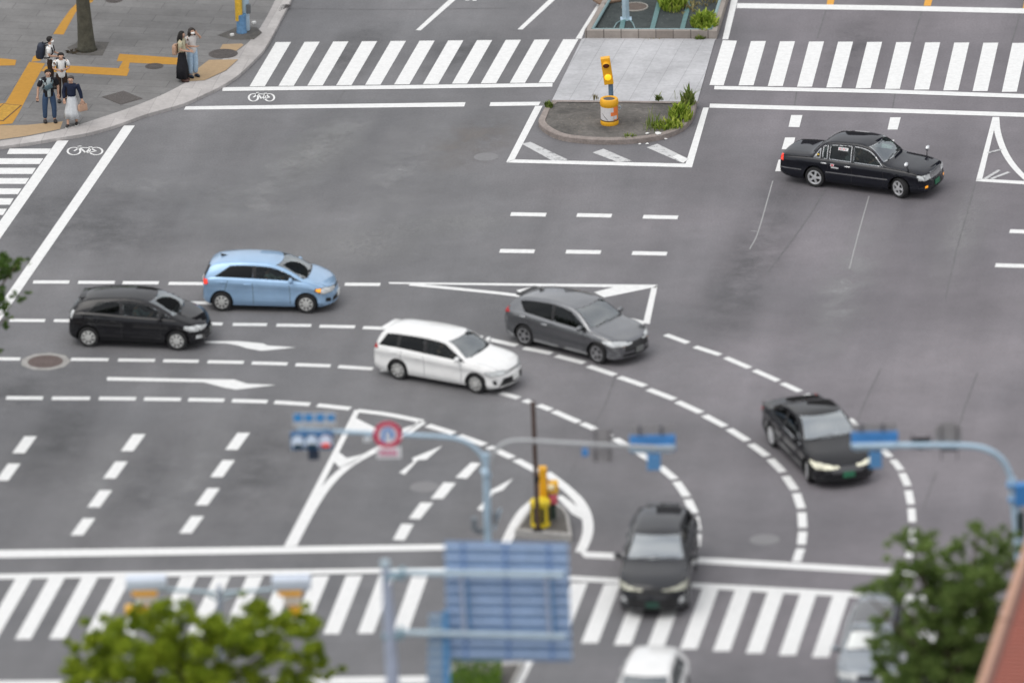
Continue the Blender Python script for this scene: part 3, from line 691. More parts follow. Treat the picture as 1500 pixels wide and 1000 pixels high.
def wheel_meshes(style, r, tw):
    key = (style, r)
    if key in _rimcache: return _rimcache[key]
    rr = r*(.70 if style != 'cap' else .66); MY = Matrix.Rotation(R(90), 4, 'X')      # local z -> -y (outer face)
    t = nb(); h = tw/2
    lathe(t, [(rr, -h+.01), (rr+.03, -h), (r*.93, -h+.004), (r*.985, -h+.025), (r, -h+.05), (r, h-.05), (r*.985, h-.025), (r*.93, h-.004), (rr+.03, h), (rr, h-.012), (rr-.012, h-.05)], 40, MY)
    hub = nb(); lathe(hub, [(0, -h), (rr-.005, -h), (rr-.005, h-.085), (0, h-.085)], 28, MY)
    rim = nb()
    lathe(rim, [(rr-.012, h-.05), (rr+.004, h-.006), (rr-.012, h-.002), (rr-.035, h-.012), (rr-.045, h-.05)], 40, MY)
    if style == 'cap':
        lathe(rim, [(rr-.03, h-.012), (rr*.72, h+.002), (rr*.35, h+.006), (0, h+.008)], 40, MY)
        n = 8
        for k in range(n):
            a = (k+.5)*math.tau/n; box(rim, (rr*.70*math.cos(a), rr*.70*math.sin(a), h+.003), (.072, .046, .006), a, 0, 1, MY)
        lathe(rim, [(.045, h+.007), (.045, h+.013), (0, h+.014)], 16, MY)
    else:
        n = {'five': 5, 'ten': 10, 'seven': 7, 'twin': 5}[style]
        for k in range(n):
            a = k*math.tau/n
            for da in ((-.13, .13) if style == 'twin' else (0,)):
                wd = {'five': .058, 'ten': .034, 'seven': .052, 'twin': .038}[style]
                box(rim, (rr*.52*math.cos(a+da), rr*.52*math.sin(a+da), h-.02), (rr*.88, wd, .028), a+da, .006, 0, MY)
        lathe(rim, [(.075, h-.03), (.075, h+.0), (.03, h+.004), (0, h+.004)], 20, MY)
    def me(bm, nm, ms, ang=40):
        m = bpy.data.meshes.new(nm); bm.normal_update(); bmesh.ops.recalc_face_normals(bm, faces=bm.faces); bm.to_mesh(m); bm.free()
        for q in ms: m.materials.append(q)
        m.polygons.foreach_set('use_smooth', [True]*len(m.polygons)); m.set_sharp_from_angle(angle=R(ang)); return m
    dark = sm('wheel_dark', (.02, .02, .022), .6)
    _rimcache[key] = (me(hub, 'wheel', [dark]), me(t, 'tyre', [RUBBER]), me(rim, 'rim', [HUBCAP if style == 'cap' else SILVERD if style == 'five' else SILVER, dark]))
    return _rimcache[key]
def seat_bm():
    b = nb(); box(b, (0, 0, .14), (.50, .50, .20), 0, .06); box(b, (-.30, 0, .45), (.16, .48, .62), 0, .06, mat=Matrix.Rotation(R(-8), 4, 'Y')); box(b, (-.40, 0, .83), (.09, .26, .18), 0, .04); return b
def make_car(name, label, d, loc, rz, paint, group=None, sc=1.0):
    root = empty(name, (loc[0], loc[1], 0), rz); root.scale = (sc, sc, sc); tag(root, label, d.get('cat', 'car'), group)
    B = Body(d).build(); d0 = d; fx, rx, wr = d['fx'], d['rx'], d.get('wr', .31)
    ar = wr+.05
    for ax_ in (fx, rx):
        cir = [(ax_+ar*math.cos(k*math.tau/22), wr+.012+ar*math.sin(k*math.tau/22)) for k in range(22)]
        for sd in (1, -1): B.cut('y', cir, 99, sd, nmin=.3)
    # glasshouse
    code = 1; todo = []
    for wa, wb in zip(d['win'], d['win'][1:]):
        x0_, x1_ = wa[1], wa[3]; lo_, hi_ = B.par(x0_)[1]+.033, B.wintop(x1_)+.002
        for sd in (1, -1): B.cut('y', [(x0_-.035, lo_), (x0_+.035, lo_), (x1_+.035, hi_), (x1_-.035, hi_)], 60, sd, nmin=.25)
    for a0, b0, a1, b1, dark in d['win']:
        def low(x): return B.par(x)[1]+.035
        top = [(a1+(b1-a1)*k/6) for k in range(7)]
        pl = [(b0, low(b0)), (a0, low(a0))] + [(x, max(B.wintop(x), low(x)+.002)) for x in top]
        for sd in (1, -1): B.cut('y', pl, code, sd, rng=(min(a0, a1)-.1, max(b0, b1)+.1), nmin=.25)
        todo.append((code, 'side_window', dark)); code += 1
    def screen(zlo, zhi, front, ins, cd_):
        xa, xb_ = (-.2, B.xf) if front else (B.xr, -.7)
        def at(z): return min((xa+(xb_-xa)*k/240 for k in range(241)), key=lambda x: abs(B.top(x)-z))
        x0, x1 = at(zlo), at(zhi); hw0, hw1 = B.par(x0)[4]-ins, B.par(x1)[4]-ins
        B.cut('x', [(-hw0, zlo), (hw0, zlo), (hw1, zhi), (-hw1, zhi)], cd_, 1 if front else -1, rng=(min(x0, x1)-.25, max(x0, x1)+.25), nmin=.16)
    screen(*d['ws'], True, .075, 40); screen(*d['rw'], False, .10, 41)
    # lamps, grille and other pieces scored into the shell: (axis, outline, code, side, x-range)
    for ax_, pl, cd_, sd in d.get('cuts', []):
        if ax_ == 'y':
            for q in (1, -1): B.cut('y', pl, cd_, q)
        elif ax_ == 'x': 
            for q in ((1, -1) if cd_ in (50, 51, 52, 56, 57) else (0,)):
                P = [(p[0]*(q or 1), p[1]) for p in pl]
                B.cut('x', P, cd_, sd, rng=(B.xf-.9, B.xf+.1) if sd > 0 else (B.xr-.1, B.xr+.9), nmin=.05 if cd_ == 54 else .2)
        else: B.cut('z', pl, cd_, 1)
    for xg, z0_, z1_, lean in d.get('gaps', []):
        for q in (1, -1): B.cut('y', [(xg-.006, z0_), (xg+.006, z0_), (xg+lean+.006, z1_), (xg+lean-.006, z1_)], 60, q)
    xa_, xb_ = d['wsx']+.14, B.xf-.26
    for q in (1, -1):
        ya_, yb_ = q*(B.wid(xa_)-.13), q*(B.wid(xb_)-.20)
        B.cut('z', [(xa_, ya_), (xb_, yb_), (xb_, yb_+.011), (xa_, ya_+.011)], 60, 1, nmin=.3)
    bm = B.bm
    kill = [f for f in bm.faces if f[B.lay] == 99]; bmesh.ops.delete(bm, geom=kill, context='FACES')
    GM = {0: GLASS, 1: DARKGLASS}
    for cd_, nm, dark in todo + [(40, 'windscreen', 2), (41, 'rear_window', 1 if d.get('darkrear', 1) else 0)]:
        for sd in ((1, -1) if nm == 'side_window' else (0,)):
            g = B.take(cd_, sd)
            if not g: continue
            r_ = bmesh.ops.inset_region(g, faces=g.faces[:], thickness=.016, use_even_offset=False, use_boundary=True)
            for f in r_['faces']: f.material_index = 1
            obj(nm, g, [d.get('wsm', WSGLASS) if dark == 2 else GM[dark], d.get('gasket', BLACK)], root, True)
    kinds = {50: ('headlight', d.get('hl', LENS)), 51: ('tail_light', d.get('tl', REDLENS)), 52: ('turn_signal', AMBER), 53: ('grille', d.get('gm', BLACK)), 54: ('lower_grille', BLACK), 55: ('side_moulding', d.get('mould', CHROME)), 56: ('fog_light', d.get('fog', BLACK)), 57: ('badge_strip', CHROME), 58: ('number_plate', PLATE)}
    for cd_, (nm, mt) in kinds.items():
        for sd in ((1, -1) if cd_ in (50, 51, 52, 55, 56) else (0,)):
            g = B.take(cd_, sd)
            if g: 
                if cd_ in (50, 51):
                    r_ = bmesh.ops.inset_region(g, faces=g.faces[:], thickness=.016, use_even_offset=True, use_boundary=True)
                    for f in r_['faces']: f.material_index = 1
                obj(nm, g, [mt, d.get('lampedge', CHROME if cd_ == 50 else BLACK)], root, True)
    for f in bm.faces:
        f.smooth = True
        if f[B.lay] == 60: f.material_index = 1
        elif f[B.lay] == 61: f.material_index = 2
        elif f.normal.z < -.6 and f.calc_center_median().z < .45: f.material_index = 1
    blk = sm('shut_line', (.02, .02, .022), .7)
    body = obj('body', bm, [paint, blk, d.get('roofm', BLACK)], root)
    body.data.set_sharp_from_angle(angle=R(50))
    # wheel housings
    for ax_ in (fx, rx):
        for sd in (1, -1):
            w = B.wid(ax_); MM = Matrix.Translation((ax_, sd*(w-.03), wr+.012)) @ Matrix.Rotation(R(90*sd), 4, 'X')
            lin = nb(); lathe(lin, [(ar+.012, .0), (ar+.012, .34), (0, .34)], 26, MM)
            bmesh.ops.delete(lin, geom=[f for f in lin.faces if f.calc_center_median().z < d['bot'][2][1]+.03], context='FACES')
            obj('wheel_housing', lin, BLACK, root)
    # wheels
    hubm, tyrem, rimm = wheel_meshes(d['rim'], wr, d.get('tw', .19))
    for ax_, steer in ((fx, d.get('steer', 0)), (rx, 0)):
        for sd in (-1, 1):
            w = B.wid(ax_)-d.get('tw', .19)/2-.012
            wh = bpy.data.objects.new('wheel', hubm); COL.objects.link(wh); wh.parent = root
            wh.location = (ax_, sd*w, wr); wh.rotation_euler = (0, 0, (math.pi if sd > 0 else 0)+R(steer))
            for nm, m_ in (('tyre', tyrem), ('rim', rimm)):
                k = bpy.data.objects.new(nm, m_); COL.objects.link(k); k.parent = wh
    # mirrors, handles, plates, wipers
    if d.get('fender_mirror'):
        mx = d['fender_mirror']
        for sd in (1, -1):
            zt = B.par(mx)[0]; y = sd*(B.wid(mx)-.13); b = nb()
            tube(b, [(mx, y, zt-.06), (mx-.02, y+sd*.05, zt+.06), (mx-.02, y+sd*.09, zt+.12)], [.018, .012, .012], 8)
            ball(b, (mx-.02, y+sd*.12, zt+.17), (.07, .12, .085), 14, 1)
            obj('fender_mirror', b, [BLACK, CHROME], root, True)
    else:
        mx, mz = d['mirror']
        for sd in (1, -1):
            y = sd*(B.surf_y(mx, mz)); b = nb()
            box(b, (mx-.02, y+sd*.05, mz+.0), (.07, .12, .05), 0, .015, 1)
            ball(b, (mx-.03, y+sd*.15, mz+.06), (.075, .125, .085), 16, 0)
            for v in b.verts:
                if v.co.x < mx-.06: v.co.x = mx-.06
            obj('door_mirror', b, [paint, BLACK], root, True, 50)
    for hx, hz in d.get('handles', []):
        for sd in (1, -1):
            y = B.surf_y(hx, hz); b = nb(); box(b, (hx, sd*(y+.012), hz), (.20, .03, .035), 0, .012)
            obj('door_handle', b, d.get('handlem', paint), root, True)
    for px_, pz, sg in ((B.xf+.012, d.get('plz', .42), 1), (B.xr-.012, d.get('plzr', .75), -1)):
        b = nb(); box(b, (px_, 0, pz), (.022, .33, .16), 0, .006); obj('number_plate', b, d.get('platem', PLATE), root)
    b = nb(); zlo = d['ws'][0]; xb = min((d['wsx']+k*.01 for k in range(-60, 60)), key=lambda x: abs(B.top(x)-(zlo+.02)))
    for y0, y1 in ((-.55, .05), (0.02, .55)):
        tube(b, [(xb+.02, y0, B.top(xb)-.004-.03*abs(y0)), (xb-.03, y1, B.top(xb-.03)+.012-.05*abs(y1))], .012, 6)
    obj('wiper', b, BLACK, root)
    if d.get('antenna'):
        ax_ = d['antenna']; b = nb(); zt = B.top(ax_)
        v = [b.verts.new(p) for p in ((ax_-.12, .035, zt-.004), (ax_-.12, -.035, zt-.004), (ax_+.14, 0, zt-.004), (ax_-.13, 0, zt+.07))]
        for q in ((0, 1, 3), (1, 2, 3), (2, 0, 3)): b.faces.new([v[i] for i in q])
        obj('antenna', b, d.get('antm', BLACK), root)
    if d.get('spoiler'):
        x0, z0_, hw = d['spoiler']; b = nb(); box(b, (x0, 0, z0_), (.22, hw*2, .035), 0, .014); obj('roof_spoiler', b, d.get('spoilm', paint), root, True, 40)
    # cabin
    b = nb(); w = B.wid(0); fl = .33
    box(b, ((d['wsx']+rx)/2, 0, fl), (d['wsx']-rx+.2, w*2-.22, .06)); obj('cabin_floor', b, CABIN, root)
    b = nb(); dz = B.par(d['wsx']-.1)[1]-.03
    box(b, (d['wsx']-.12, 0, dz-.16), (.50, w*2-.30, .30), 0, .06); obj('dashboard', b, sm('dash', (.045, .045, .048), .7), root, True)
    sx = d.get('seatx', -.05)
    sme = None
    for sy in (.36, -.36):
        s_ = obj('seat', seat_bm(), d.get('seatm', SEATM), root, True, 50); s_.location = (sx, sy, fl)
    b = nb(); box(b, (sx-.95, 0, fl+.16), (.5, 1.22, .22), 0, .06); box(b, (sx-1.22, 0, fl+.48), (.16, 1.2, .56), 0, .06); obj('rear_seat', b, d.get('seatm', SEATM), root, True, 50)
    b = nb(); MM = Matrix.Translation((sx+.50, -.36, fl+.62)) @ Matrix.Rotation(R(62), 4, 'Y')
    ring = [MM @ Vector((.17*math.cos(k*math.tau/20), .17*math.sin(k*math.tau/20), 0)) for k in range(21)]
    tube(b, ring, .014, 6, False); tube(b, [MM @ Vector((-.16, 0, 0)), MM @ Vector((.16, 0, 0))], .012, 6); obj('steering_wheel', b, BLACK, root, True)
    root['seat'] = (sx, -.36, fl)
    return root, B
def std_bot(xr, xf, z=.19): return [(xr, z+.13), (xr+.10, z+.07), (xr+.45, z), (xf-.40, z), (xf-.10, z+.02), (xf, z+.06)]
def std_wid(xr, xf, w, rear=.80, front=.70, rs=.42, fs=.55):
    return [(xr, w*rear), (xr+.05, w*(rear*.45+.55*.955)), (xr+rs*.45, w*.967), (xr+rs+.2, w*.995), (0, w), (xf-fs-.25, w*.99), (xf-fs*.5, w*.945), (xf-.07, w*(front*.5+.45)), (xf, w*front)]
BLUE = dict(top=[(-2.0, .50), (-1.985, .80), (-1.945, 1.0), (-1.73, 1.37), (-1.52, 1.445), (-.65, 1.515), (.0, 1.495), (.36, 1.42), (1.24, 1.02), (1.40, .965), (1.76, .85), (1.93, .72), (2.0, .50)],
    belt=[(-2, .97), (-1.5, 1.04), (0, 1.0), (1.2, .935), (1.7, .79), (2, .6)], wid=std_wid(-2.0, 2.0, .8475), bot=std_bot(-2, 2), fx=1.17, rx=-1.36, wr=.30, rim='cap', wsx=1.25, seatx=.05,
    win=[(-1.57, -.36, -1.10, -.38, 1), (-.36, .70, -.38, .70, 0), (.70, 1.18, .70, 1.10, 0)], ws=(1.03, 1.41), rw=(1.02, 1.32),
    cuts=[('y', [(-1.99, .99), (-1.87, 1.01), (-1.64, 1.45), (-1.76, 1.45)], 61, 0), ('y', [(1.46, .71), (1.60, .66), (1.62, .78), (1.47, .775)], 52, 0), ('y', [(1.42, .70), (1.60, .60), (1.93, .60), (1.98, .70), (1.70, .80), (1.45, .785)], 50, 0), ('x', [(.52, .60), (.78, .60), (.80, .78), (.60, .74)], 50, 1), ('x', [(-.46, .64), (.46, .64), (.42, .70), (-.42, .70)], 53, 1),
          ('x', [(-.50, .30), (.50, .30), (.44, .44), (-.44, .44)], 54, 1), ('x', [(.55, .32), (.72, .36), (.70, .47), (.58, .45)], 56, 1), ('y', [(-2.02, .82), (-1.74, .86), (-1.78, .99), (-1.98, .99)], 51, 0), ('x', [(.52, .82), (.8, .82), (.8, 1.0), (.56, 1.0)], 51, -1)],
    gaps=[(-.40, .28, .92, -.02), (.70, .30, .88, -.02), (-1.28, .62, .97, .12)], mirror=(.76, 1.0), handles=[(-.58, .88), (-1.30, .93)], antenna=-1.35, tl=REDLIT, lampedge=BLACK, steer=-3)
HATCH = dict(BLUE, top=[(-2.0, .50), (-1.985, .74), (-1.95, .92), (-1.80, 1.12), (-1.62, 1.30), (-1.45, 1.36), (-.80, 1.435), (-.25, 1.455), (.18, 1.42), (.45, 1.355), (1.24, .985), (1.40, .925), (1.76, .79), (1.93, .66), (2.0, .48)],
    belt=[(-2, .95), (-1.5, 1.0), (0, .94), (1.2, .885), (1.7, .75), (2, .6)], taper=.12, fx=1.20, rx=-1.35, win=[(-1.36, -.38, -1.10, -.40, 1), (-.38, .72, -.40, .72, 0), (.72, 1.16, .72, 1.08, 1)], ws=(.99, 1.345), rw=(.98, 1.25), wr=.295,
    cuts=[('y', [(1.38, .64), (1.58, .55), (1.93, .55), (1.98, .62), (1.74, .74), (1.42, .76)], 50, 0), ('x', [(.50, .55), (.78, .55), (.80, .74), (.58, .70)], 50, 1), ('x', [(-.48, .30), (.48, .30), (.40, .42), (-.40, .42)], 54, 1), ('x', [(-.42, .58), (.42, .58), (.40, .62), (-.40, .62)], 53, 1),
          ('x', [(.56, .33), (.72, .36), (.70, .45), (.58, .43)], 56, 1), ('y', [(-2.02, .84), (-1.80, .86), (-1.72, 1.06), (-1.9, 1.06)], 51, 0), ('x', [(.52, .82), (.8, .82), (.8, 1.04), (.62, 1.04)], 51, -1)],
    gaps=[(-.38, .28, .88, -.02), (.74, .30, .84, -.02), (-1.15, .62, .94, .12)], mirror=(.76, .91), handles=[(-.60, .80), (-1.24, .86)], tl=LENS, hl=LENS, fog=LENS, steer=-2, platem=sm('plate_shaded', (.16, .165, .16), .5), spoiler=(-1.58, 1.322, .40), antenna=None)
WAGON = dict(BLUE, top=[(-2.2, .50), (-2.185, .82), (-2.13, .98), (-1.90, 1.36), (-1.72, 1.42), (-1.3, 1.455), (-.6, 1.475), (.05, 1.45), (.38, 1.375), (1.08, .98), (1.24, .94), (1.82, .83), (2.10, .68), (2.2, .48)],
    belt=[(-2.2, .92), (-1.6, .95), (0, .90), (1.1, .86), (1.8, .77), (2.2, .6)], wid=std_wid(-2.2, 2.2, .8475, .84), bot=std_bot(-2.2, 2.2), fx=1.32, rx=-1.28, wsx=1.1, win=[(-1.93, -1.28, -1.72, -1.28, 1), (-1.28, -.38, -1.28, -.40, 1), (-.38, 1.0, -.40, .84, 0)], ws=(.985, 1.365), rw=(.97, 1.30),
    cuts=[('y', [(1.62, .64), (1.74, .60), (2.14, .58), (2.18, .66), (1.95, .73), (1.66, .72)], 50, 0), ('x', [(.50, .60), (.80, .60), (.80, .71), (.54, .69)], 50, 1), ('x', [(-.46, .625), (.46, .625), (.44, .665), (-.44, .665)], 53, 1), ('x', [(-.66, .27), (.66, .27), (.52, .50), (-.52, .50)], 54, 1), ('x', [(.68, .32), (.76, .34), (.76, .46), (.70, .46)], 56, 1),
          ('y', [(-2.22, .86), (-1.92, .88), (-1.98, 1.0), (-2.15, 1.02)], 51, 0), ('x', [(.50, .86), (.82, .86), (.82, 1.01), (.52, 1.0)], 51, -1)],
    gaps=[(-.38, .28, .88, -.02), (.86, .30, .84, -.02), (-1.20, .60, .92, .06)], mirror=(.80, .93), handles=[(-.60, .80), (-1.40, .84)], tl=REDLENS, steer=-4, antenna=None, spoiler=(-1.95, 1.345, .42))
GREY = dict(BLUE, top=[(-2.24, .52), (-2.22, .84), (-2.15, 1.02), (-1.93, 1.27), (-1.74, 1.38), (-1.2, 1.49), (-.45, 1.545), (.10, 1.50), (.42, 1.42), (1.14, 1.01), (1.32, .965), (1.86, .84), (2.14, .70), (2.24, .50)],
    belt=[(-2.24, .96), (-1.6, 1.01), (0, .93), (1.1, .89), (1.8, .79), (2.24, .6)], wid=std_wid(-2.24, 2.24, .895, .80, .68), bot=std_bot(-2.24, 2.24), taper=.11, fx=1.33, rx=-1.37, wr=.318, rim='five', wsx=1.17, win=[(-1.34, -.33, -1.62, -.36, 1), (-.33, 1.06, -.36, .90, 0)], ws=(1.015, 1.41), rw=(1.0, 1.28),
    cuts=[('y', [(1.50, .74), (1.72, .62), (2.16, .60), (2.2, .68), (1.95, .77), (1.55, .80)], 50, 0), ('x', [(.60, .60), (.86, .60), (.86, .79), (.66, .74)], 50, 1), ('x', [(-.56, .44), (.56, .44), (.48, .68), (-.48, .68)], 53, 1), ('x', [(-.62, .28), (.62, .28), (.58, .38), (-.58, .38)], 54, 1), ('x', [(.48, .60), (.58, .60), (.56, .69), (.48, .69)], 52, 1),
          ('y', [(-2.26, .90), (-1.85, .94), (-1.90, 1.0), (-2.06, 1.10), (-2.2, 1.05)], 51, 0), ('x', [(.58, .90), (.9, .90), (.9, 1.1), (.62, 1.1)], 51, -1)],
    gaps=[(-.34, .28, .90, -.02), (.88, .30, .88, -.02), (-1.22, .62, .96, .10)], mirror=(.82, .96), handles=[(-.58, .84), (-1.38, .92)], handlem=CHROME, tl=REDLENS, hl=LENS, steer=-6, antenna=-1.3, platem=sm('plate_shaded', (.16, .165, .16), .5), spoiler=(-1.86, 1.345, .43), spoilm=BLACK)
SEDAN = dict(BLUE, top=[(-2.37, .55), (-2.35, .88), (-2.26, 1.0), (-1.72, 1.06), (-1.5, 1.12), (-.95, 1.36), (-.62, 1.42), (-.05, 1.44), (.28, 1.39), (1.05, .99), (1.24, .95), (1.9, .84), (2.26, .68), (2.37, .50)],
    belt=[(-2.37, .92), (-1.6, .95), (0, .90), (1.1, .86), (1.9, .77), (2.37, .6)], wid=std_wid(-2.37, 2.37, .90, .84, .72), bot=std_bot(-2.37, 2.37, .17), fx=1.48, rx=-1.37, wr=.325, rim='ten', wsx=1.08, win=[(-1.36, -.39, -1.0, -.41, 1), (-.39, .98, -.41, .80, 1)], ws=(.995, 1.385), rw=(1.08, 1.36),
    cuts=[('y', [(1.70, .70), (1.86, .58), (2.30, .56), (2.34, .64), (2.05, .74), (1.74, .76)], 50, 0), ('x', [(.52, .56), (.86, .56), (.86, .73), (.56, .68)], 50, 1), ('x', [(-.44, .44), (.44, .44), (.48, .64), (-.48, .64)], 53, 1), ('x', [(-.60, .26), (.60, .26), (.58, .34), (-.58, .34)], 54, 1),
          ('y', [(-2.39, .74), (-2.02, .80), (-2.02, .92), (-2.35, .95)], 51, 0), ('x', [(.42, .76), (.88, .76), (.88, .94), (.46, .94)], 51, -1), ('y', [(-1.5, .945), (-1.5, .93), (.95, .865), (.95, .88)], 55, 0)],
    gaps=[(-.40, .28, .88, -.02), (.92, .30, .84, -.02)], mirror=(.86, .93), handles=[(-.60, .78), (-1.3, .82)], tl=REDLENS, hl=LENSLIT, gm=sm('grille_grey', (.10, .10, .105), .4, .5), steer=-14, wsm=WSBRIGHT, antenna=-1.1, darkrear=1, platem=sm('green_plate', (.03, .17, .09), .5))
SUV = dict(BLUE, top=[(-2.36, .60), (-2.34, .95), (-2.24, 1.16), (-1.82, 1.53), (-1.55, 1.62), (-.6, 1.685), (.0, 1.66), (.34, 1.58), (1.06, 1.16), (1.22, 1.11), (1.85, 1.01), (2.22, .86), (2.36, .58)],
    belt=[(-2.36, 1.06), (-1.6, 1.12), (0, 1.06), (1.1, 1.02), (1.8, .93), (2.36, .7)], wid=std_wid(-2.36, 2.36, .918, .82, .72), bot=std_bot(-2.36, 2.36, .22), fx=1.42, rx=-1.24, wr=.355, rim='five', tw=.22, wsx=1.1, win=[(-1.66, -.90, -1.5, -.92, 1), (-.90, -.07, -.92, -.09, 1), (-.07, 1.0, -.09, .82, 1)], ws=(1.165, 1.575), rw=(1.14, 1.52),
    cuts=[('y', [(1.60, .86), (1.86, .76), (2.26, .74), (2.3, .80), (2.0, .90), (1.64, .93)], 50, 0), ('x', [(.54, .74), (.90, .74), (.90, .90), (.56, .85)], 50, 1), ('x', [(-.50, .64), (.50, .64), (.48, .82), (-.48, .82)], 53, 1), ('x', [(-.60, .30), (.60, .30), (.64, .56), (-.64, .56)], 54, 1), ('x', [(.68, .42), (.80, .44), (.80, .56), (.70, .56)], 56, 1),
          ('y', [(-2.38, .96), (-2.0, 1.02), (-2.02, 1.14), (-2.3, 1.12)], 51, 0), ('x', [(.4, .96), (.9, .96), (.9, 1.12), (.44, 1.12)], 51, -1)],
    gaps=[(-.08, .32, 1.04, -.02), (.92, .34, 1.0, -.02)], mirror=(.84, 1.10), handles=[(-.30, .95), (-1.1, 1.0)], tl=REDLENS, fog=LENS, hl=sm('dim_lens', (.45, .45, .36), .15, .3, coat=1), lampedge=BLACK, steer=0, wsm=WSBRIGHT, antenna=-1.5, spoiler=(-1.87, 1.545, .44), platem=sm('green_plate_dim', (.02, .07, .05), .5))
COMPACT = dict(HATCH, tl=REDLENS, hl=LENS, fog=BLACK, top=[(-2.0, .50), (-1.985, .76), (-1.94, .94), (-1.76, 1.24), (-1.58, 1.40), (-1.3, 1.455), (-.70, 1.50), (-.25, 1.505), (.15, 1.47), (.45, 1.385), (1.12, 1.0), (1.30, .95), (1.74, .82), (1.93, .68), (2.0, .48)], ws=(1.005, 1.375), rw=(.98, 1.34), steer=0, spoiler=None)
TALL = dict(BLUE, top=[(-2.1, .55), (-2.09, 1.0), (-2.04, 1.25), (-1.95, 1.62), (-1.8, 1.70), (-.9, 1.74), (.2, 1.72), (.55, 1.65), (1.05, 1.20), (1.2, 1.14), (1.85, 1.02), (2.03, .90), (2.1, .55)],
    belt=[(-2.1, 1.04), (-1.6, 1.06), (0, 1.02), (1.1, 1.0), (1.8, .92), (2.1, .7)], wid=std_wid(-2.1, 2.1, .8475, .88, .80), bot=std_bot(-2.1, 2.1), fx=1.34, rx=-1.32, wr=.31, wsx=1.1, win=[(-1.78, -1.0, -1.7, -1.0, 1), (-.95, -.10, -.95, -.10, 1), (-.04, .92, -.04, .80, 0)], ws=(1.205, 1.645), rw=(1.16, 1.60),
    cuts=[('y', [(1.62, .78), (2.05, .74), (2.05, .92), (1.68, .92)], 50, 0), ('x', [(.50, .74), (.84, .74), (.84, .93), (.54, .92)], 50, 1), ('x', [(-.46, .74), (.46, .74), (.46, .88), (-.46, .88)], 53, 1), ('x', [(-.60, .30), (.60, .30), (.58, .46), (-.58, .46)], 54, 1), ('y', [(-2.12, .9), (-1.95, .9), (-1.95, 1.2), (-2.1, 1.2)], 51, 0),
          ('z', [(-1.2, -.5), (-1.2, .5), (.3, .5), (.3, -.5)], 61, 1)], gaps=[(-.08, .3, 1.0, 0), (.9, .32, .98, 0)], mirror=(.80, 1.08), handles=[(-.30, .92), (-1.2, .94)], steer=0, antenna=None, tl=REDLENS, roofm=sm('roof_dark_panel', (.02, .021, .024), .2, coat=1))
TAXI = dict(BLUE, top=[(-2.35, .55), (-2.34, .80), (-2.29, .945), (-2.15, .985), (-1.62, 1.02), (-1.50, 1.05), (-1.14, 1.39), (-.98, 1.455), (-.60, 1.50), (-.05, 1.52), (.30, 1.485), (.45, 1.435), (.98, 1.04), (1.12, .995), (1.6, .945), (2.16, .88), (2.30, .81), (2.35, .52)],
    belt=[(-2.35, .86), (-1.5, .915), (0, .90), (1.0, .885), (1.7, .85), (2.35, .74)], wid=std_wid(-2.35, 2.35, .8475, .90, .88, .36, .40), bot=std_bot(-2.35, 2.35, .20), bowf=.09, bowr=.05, tum=.34, fx=1.44, rx=-1.345, wr=.315, taper=.03, rim='twin', wsx=1.0,
    win=[(-1.38, -1.13, -1.16, -1.13, 0), (-1.13, -.90, -1.11, -.90, 0), (-.90, -.115, -.90, -.125, 0), (-.115, .92, -.125, .64, 0)], ws=(1.045, 1.43), rw=(1.06, 1.38), gasket=CHROME, darkrear=0,
    cuts=[('y', [(2.14, .62), (2.36, .60), (2.36, .78), (2.16, .78)], 50, 0), ('x', [(.46, .60), (.83, .60), (.83, .79), (.46, .79)], 50, 1), ('x', [(-.42, .60), (.42, .60), (.40, .81), (-.40, .81)], 53, 1), ('x', [(-.5, .30), (.5, .30), (.48, .40), (-.48, .40)], 54, 1),
          ('x', [(.58, .38), (.72, .38), (.72, .45), (.58, .45)], 52, 1), ('y', [(-2.37, .74), (-2.18, .74), (-2.20, .92), (-2.36, .92)], 51, 0), ('x', [(.50, .72), (.84, .72), (.84, .91), (.50, .91)], 51, -1),
          ('y', [(-.98, .525), (1.05, .525), (1.05, .555), (-.98, .555)], 55, 0), ('y', [(-2.30, .50), (-1.75, .50), (-1.75, .525), (-2.30, .525)], 55, 0)],
    gaps=[(-.12, .28, .89, 0), (.92, .30, .87, 0), (-.90, .62, .90, 0)], fender_mirror=1.72, handles=[(-.02+-.22, .80), (-1.02, .82)], handlem=CHROME, tl=REDLIT, hl=LENS, gm=sm('chrome_grille', (.42, .43, .44), .25, .9, .25, 60), steer=-24, antenna=None, seatm=SEATG, platem=sm('green_plate', (.03, .17, .09), .5), seatx=.05, mould=sm('satin_chrome', (.32, .32, .32), .35, .8))

def stretch_rear(d, x0, amt):
    x1 = d['top'][0][0]
    def f(x): return x if x >= x0 else x-amt*sstep(0, 1, (x0-x)/(x0-x1))
    for k in ('top', 'belt', 'wid', 'bot'): d[k] = [(f(x), z) for x, z in d[k]]
    d['cuts'] = [(a, [(f(p[0]), p[1]) for p in pl], c, s_) if a == 'y' else (a, pl, c, s_) for a, pl, c, s_ in d['cuts']]
stretch_rear(TAXI, -1.55, .20)
